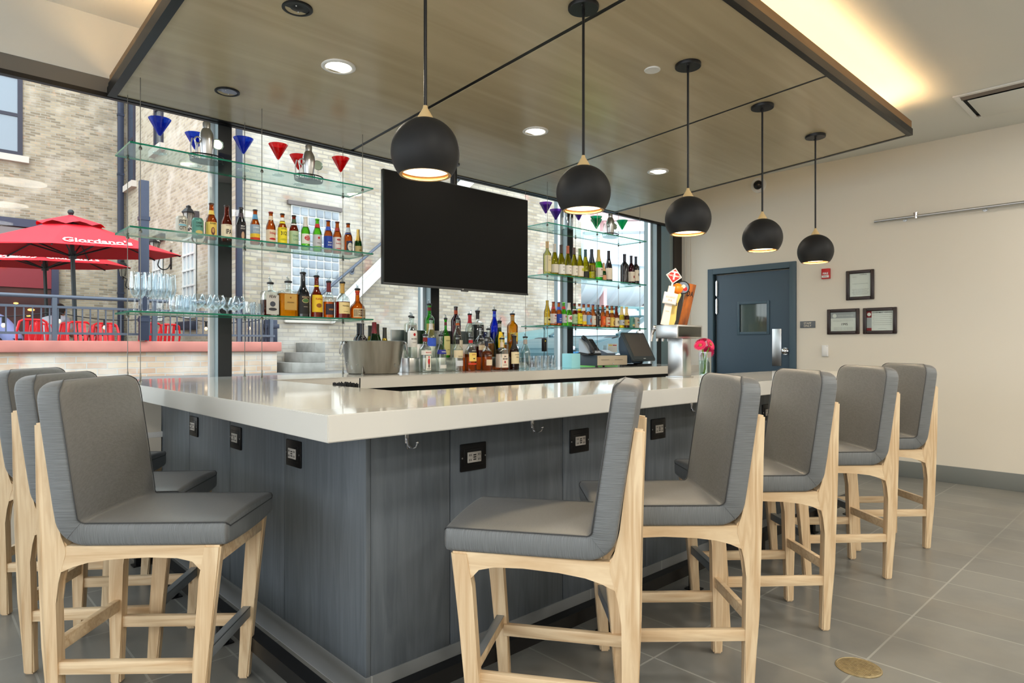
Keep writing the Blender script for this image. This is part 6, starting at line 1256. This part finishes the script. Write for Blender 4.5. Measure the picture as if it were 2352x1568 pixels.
# beyond the wall: far building, beam, duct, cars
bm = nb(); box(bm, 20.4, 34, 15.5, 24, ZG, 5.1); struct('wall_distant_building', bm, brick('brick_distant', ('X', 'Z'), (206, 202, 192), (160, 156, 148), (190, 188, 184), w=.5, h=.16))
win('grey window in the distant pale brick building', 21.2, 22.4, 2.95, 4.2, 15.5, 27, M('grey_pane', (190, 198, 202), .1, spec=.8))
m_beamp = M('pink_paint', (214, 168, 168), .7); m_beamg = M('beam_grey', (150, 158, 164), .6)
t = thing('street_beam', 'pink and grey steel beam over the street beyond the right shelves', 'beam'); bm = nb(); bar(bm, (16.2, 13.4, 5.55), (26, 9.4, 6.5), .3, .42); obj('beam_web', bm, m_beamp, t); bm = nb(); bar(bm, (16.2, 13.4, 5.88), (26, 9.4, 6.83), .5, .24); obj('beam_cap', bm, m_beamg, t)  # a bare steel beam with its cap
bm = nb(); box(bm, 16.55, 16.72, 13.2, 13.37, ZG, 5.4); obj('beam_post', bm, m_beamp, t)
t = thing('street_awning', 'pale blue translucent awning panel beyond the wine bottles', 'awning'); bm = nb(); prism(bm, [(15.2, 3.9), (15.2, 4.75), (22.5, 5.7), (22.5, 4.2)], 12.9, 12.96, 'y'); obj('awning_panel', bm, M('pale_blue_panel', (214, 230, 244), .4), t)
bm = nb(); bar(bm, (15.2, 12.9, 4.78), (22.5, 12.9, 5.73), .1, .08); obj('awning_edge', bm, m_beamg, t)
t = thing('ribbed_duct', 'large pale ribbed round duct beyond the right shelves', 'duct', (14.6, 14.2, 3.75)); m_duct = M('duct_pale', (206, 218, 226), .4, .2); bm = nb()
prof = []
for k in range(6): prof += [(1.15, k * .85), (1.25, k * .85 + .05), (1.25, k * .85 + .16), (1.15, k * .85 + .21)]
secs = [[(z_, r_ * math.cos(2 * PI * i / 40), r_ * math.sin(2 * PI * i / 40)) for i in range(40)] for r_, z_ in prof]; loft(bm, secs); obj('duct_shell', bm, m_duct, t)
bm = nb()
for q in (1, 3.4): box(bm, q - .05, q + .05, -.05, .05, ZG - 3.75, -1.1)
obj('duct_support', bm, m_beamg, t)
def car(x, y, label, body, L_=4.5, H_=1.45, flip=1):
    t = thing('parked_car', label, 'car', (x, y, ZG), 0, 'cars parked outside the right windows'); k = L_ / 4.5; h = H_ / 1.45
    S_ = [(0, .35), (.02, .62), (.25, .80), (1.15, .94), (1.35, .96), (3.75, 1.0), (4.35, .92), (4.48, .6), (4.45, .3), (3.95, .28), (3.87, .52), (3.6, .64), (3.32, .52), (3.25, .28), (1.35, .26), (1.27, .5), (1.0, .62), (.72, .5), (.65, .28)]
    bm = nb(); prism(bm, [(p[0] * k, p[1] * h) for p in S_], 0, 1.78, 'y'); bmesh.ops.bevel(bm, geom=list(bm.edges), offset=.05, segments=3, affect='EDGES'); obj('car_body', bm, M('car_' + body[0], body[1], .4, .1, coat=.25), t)
    G_ = [(1.15, .94), (1.95, 1.40), (3.2, 1.42), (3.95, 1.0)]
    bm = nb(); prism(bm, [(p[0] * k, p[1] * h) for p in G_], .12, 1.66, 'y'); bmesh.ops.bevel(bm, geom=list(bm.edges), offset=.04, segments=2, affect='EDGES'); obj('cabin_glass', bm, M('car_glass', (176, 196, 206), .06, spec=1., coat=.5), t)
    bm = nb(); bar(bm, (1.9 * k, .9, 1.43 * h), (3.25 * k, .9, 1.45 * h), 1.5, .05)
    for yy in (.14, 1.64): bar(bm, (1.15 * k, yy, .95 * h), (1.93 * k, yy, 1.41 * h), .05, .06); bar(bm, (3.2 * k, yy, 1.43 * h), (3.95 * k, yy, 1.0 * h), .05, .08); bar(bm, (2.55 * k, yy, .98 * h), (2.5 * k, yy, 1.42 * h), .05, .08)
    obj('roof_and_pillars', bm, M('car_' + body[0], body[1], .25, .3), t)
    for wx in (1.0, 3.6):
        for wy in (.02, 1.58):
            bm = nb(); tube(bm, [(wx * k, wy, .32), (wx * k, wy + .2, .32)], .32, 24); o = obj('wheel', bm, M('tyre', (24, 24, 26), .8), t); bm = nb(); disc(bm, (wx * k, wy - .005, .32), .2, (0, -1, 0), 20, th=.01); obj('hubcap', bm, m_alu, o)
    for hx in (2.2, 3.15): bm = nb(); tube(bm, [(hx * k, -.01, .84 * h), (hx * k + .02, -.045, .85 * h), (hx * k + .16, -.045, .85 * h), (hx * k + .19, -.01, .84 * h)], .014, 8); obj('door_handle', bm, m_chrome, t)
    bm = nb(); sphere(bm, (1.45 * k, -.12, 1.0 * h), .1, u=16, v=10, sc=(.7, 1, .7)); tube(bm, [(1.5 * k, .08, .96 * h), (1.45 * k, -.08, .98 * h)], .02, 6); obj('side_mirror', bm, m_chrome, t)
    bm = nb(); box(bm, 0, .06, .1, .45, .6 * h, .7 * h, bev=.02); box(bm, 0, .06, 1.33, 1.68, .6 * h, .7 * h, bev=.02); obj('headlight', bm, m_alu, t)
    bm = nb()
    for sx in (1.32, 2.42, 3.3): box(bm, sx * k - .006, sx * k + .006, -.003, .002, .36 * h, .9 * h)
    obj('door_seam', bm, m_black, t)
    return t
car(9.1, 8.3, 'teal green car parked closest behind the phone and till', ('teal', (86, 128, 132)), 4.9, 1.35)
car(12.6, 12.6 - 2.2, 'silver car parked behind the teal one', ('silver', (196, 204, 210)), 4.7, 1.5)
car(7.3, 6.4, 'dark teal low car seen beside the right liquor bottles', ('deepteal', (58, 92, 100)), 4.4, 1.0).location.y = 6.3
bm = nb(); lathe(bm, [(.30, 0), (.33, .3), (.34, .32)], 28); tag(obj('green_tub', bm, M('lime_plastic', (130, 226, 60), .4), loc=(6.55, 5.3, ZG)), 'lime green round tub outside the window beside the phone', 'tub')
bm = nb(); lathe(bm, [(.28, 0), (.31, .38), (.32, .40)], 28); tag(obj('blue_tub', bm, M('sky_plastic', (60, 150, 220), .4), loc=(7.05, 5.95, ZG)), 'blue round tub behind the lime green one outside', 'tub')
t = thing('window_sticker', 'white sticker with red and yellow marks on the right window pane', 'sticker', (XatY(1407, 4.575), 4.575, 1.255)); bm = nb(); box(bm, -.085, .085, 0, .002, -.05, .05); box(bm, -.07, -.005, -.0008, .0005, .026, .036, 1); box(bm, .005, .075, -.0008, .0005, .026, .036, 2); obj('sticker_sheet', bm, [m_paper, paint(YE), paint(RD)], t)
bm = nb(); box(bm, -.03, .03, 0, .002, -.025, .025); tag(obj('small_decal', bm, paint((190, 220, 236)), loc=(XatY(1389, 4.575), 4.575, 1.26)), 'tiny pale blue decal left of the white window sticker', 'sticker')
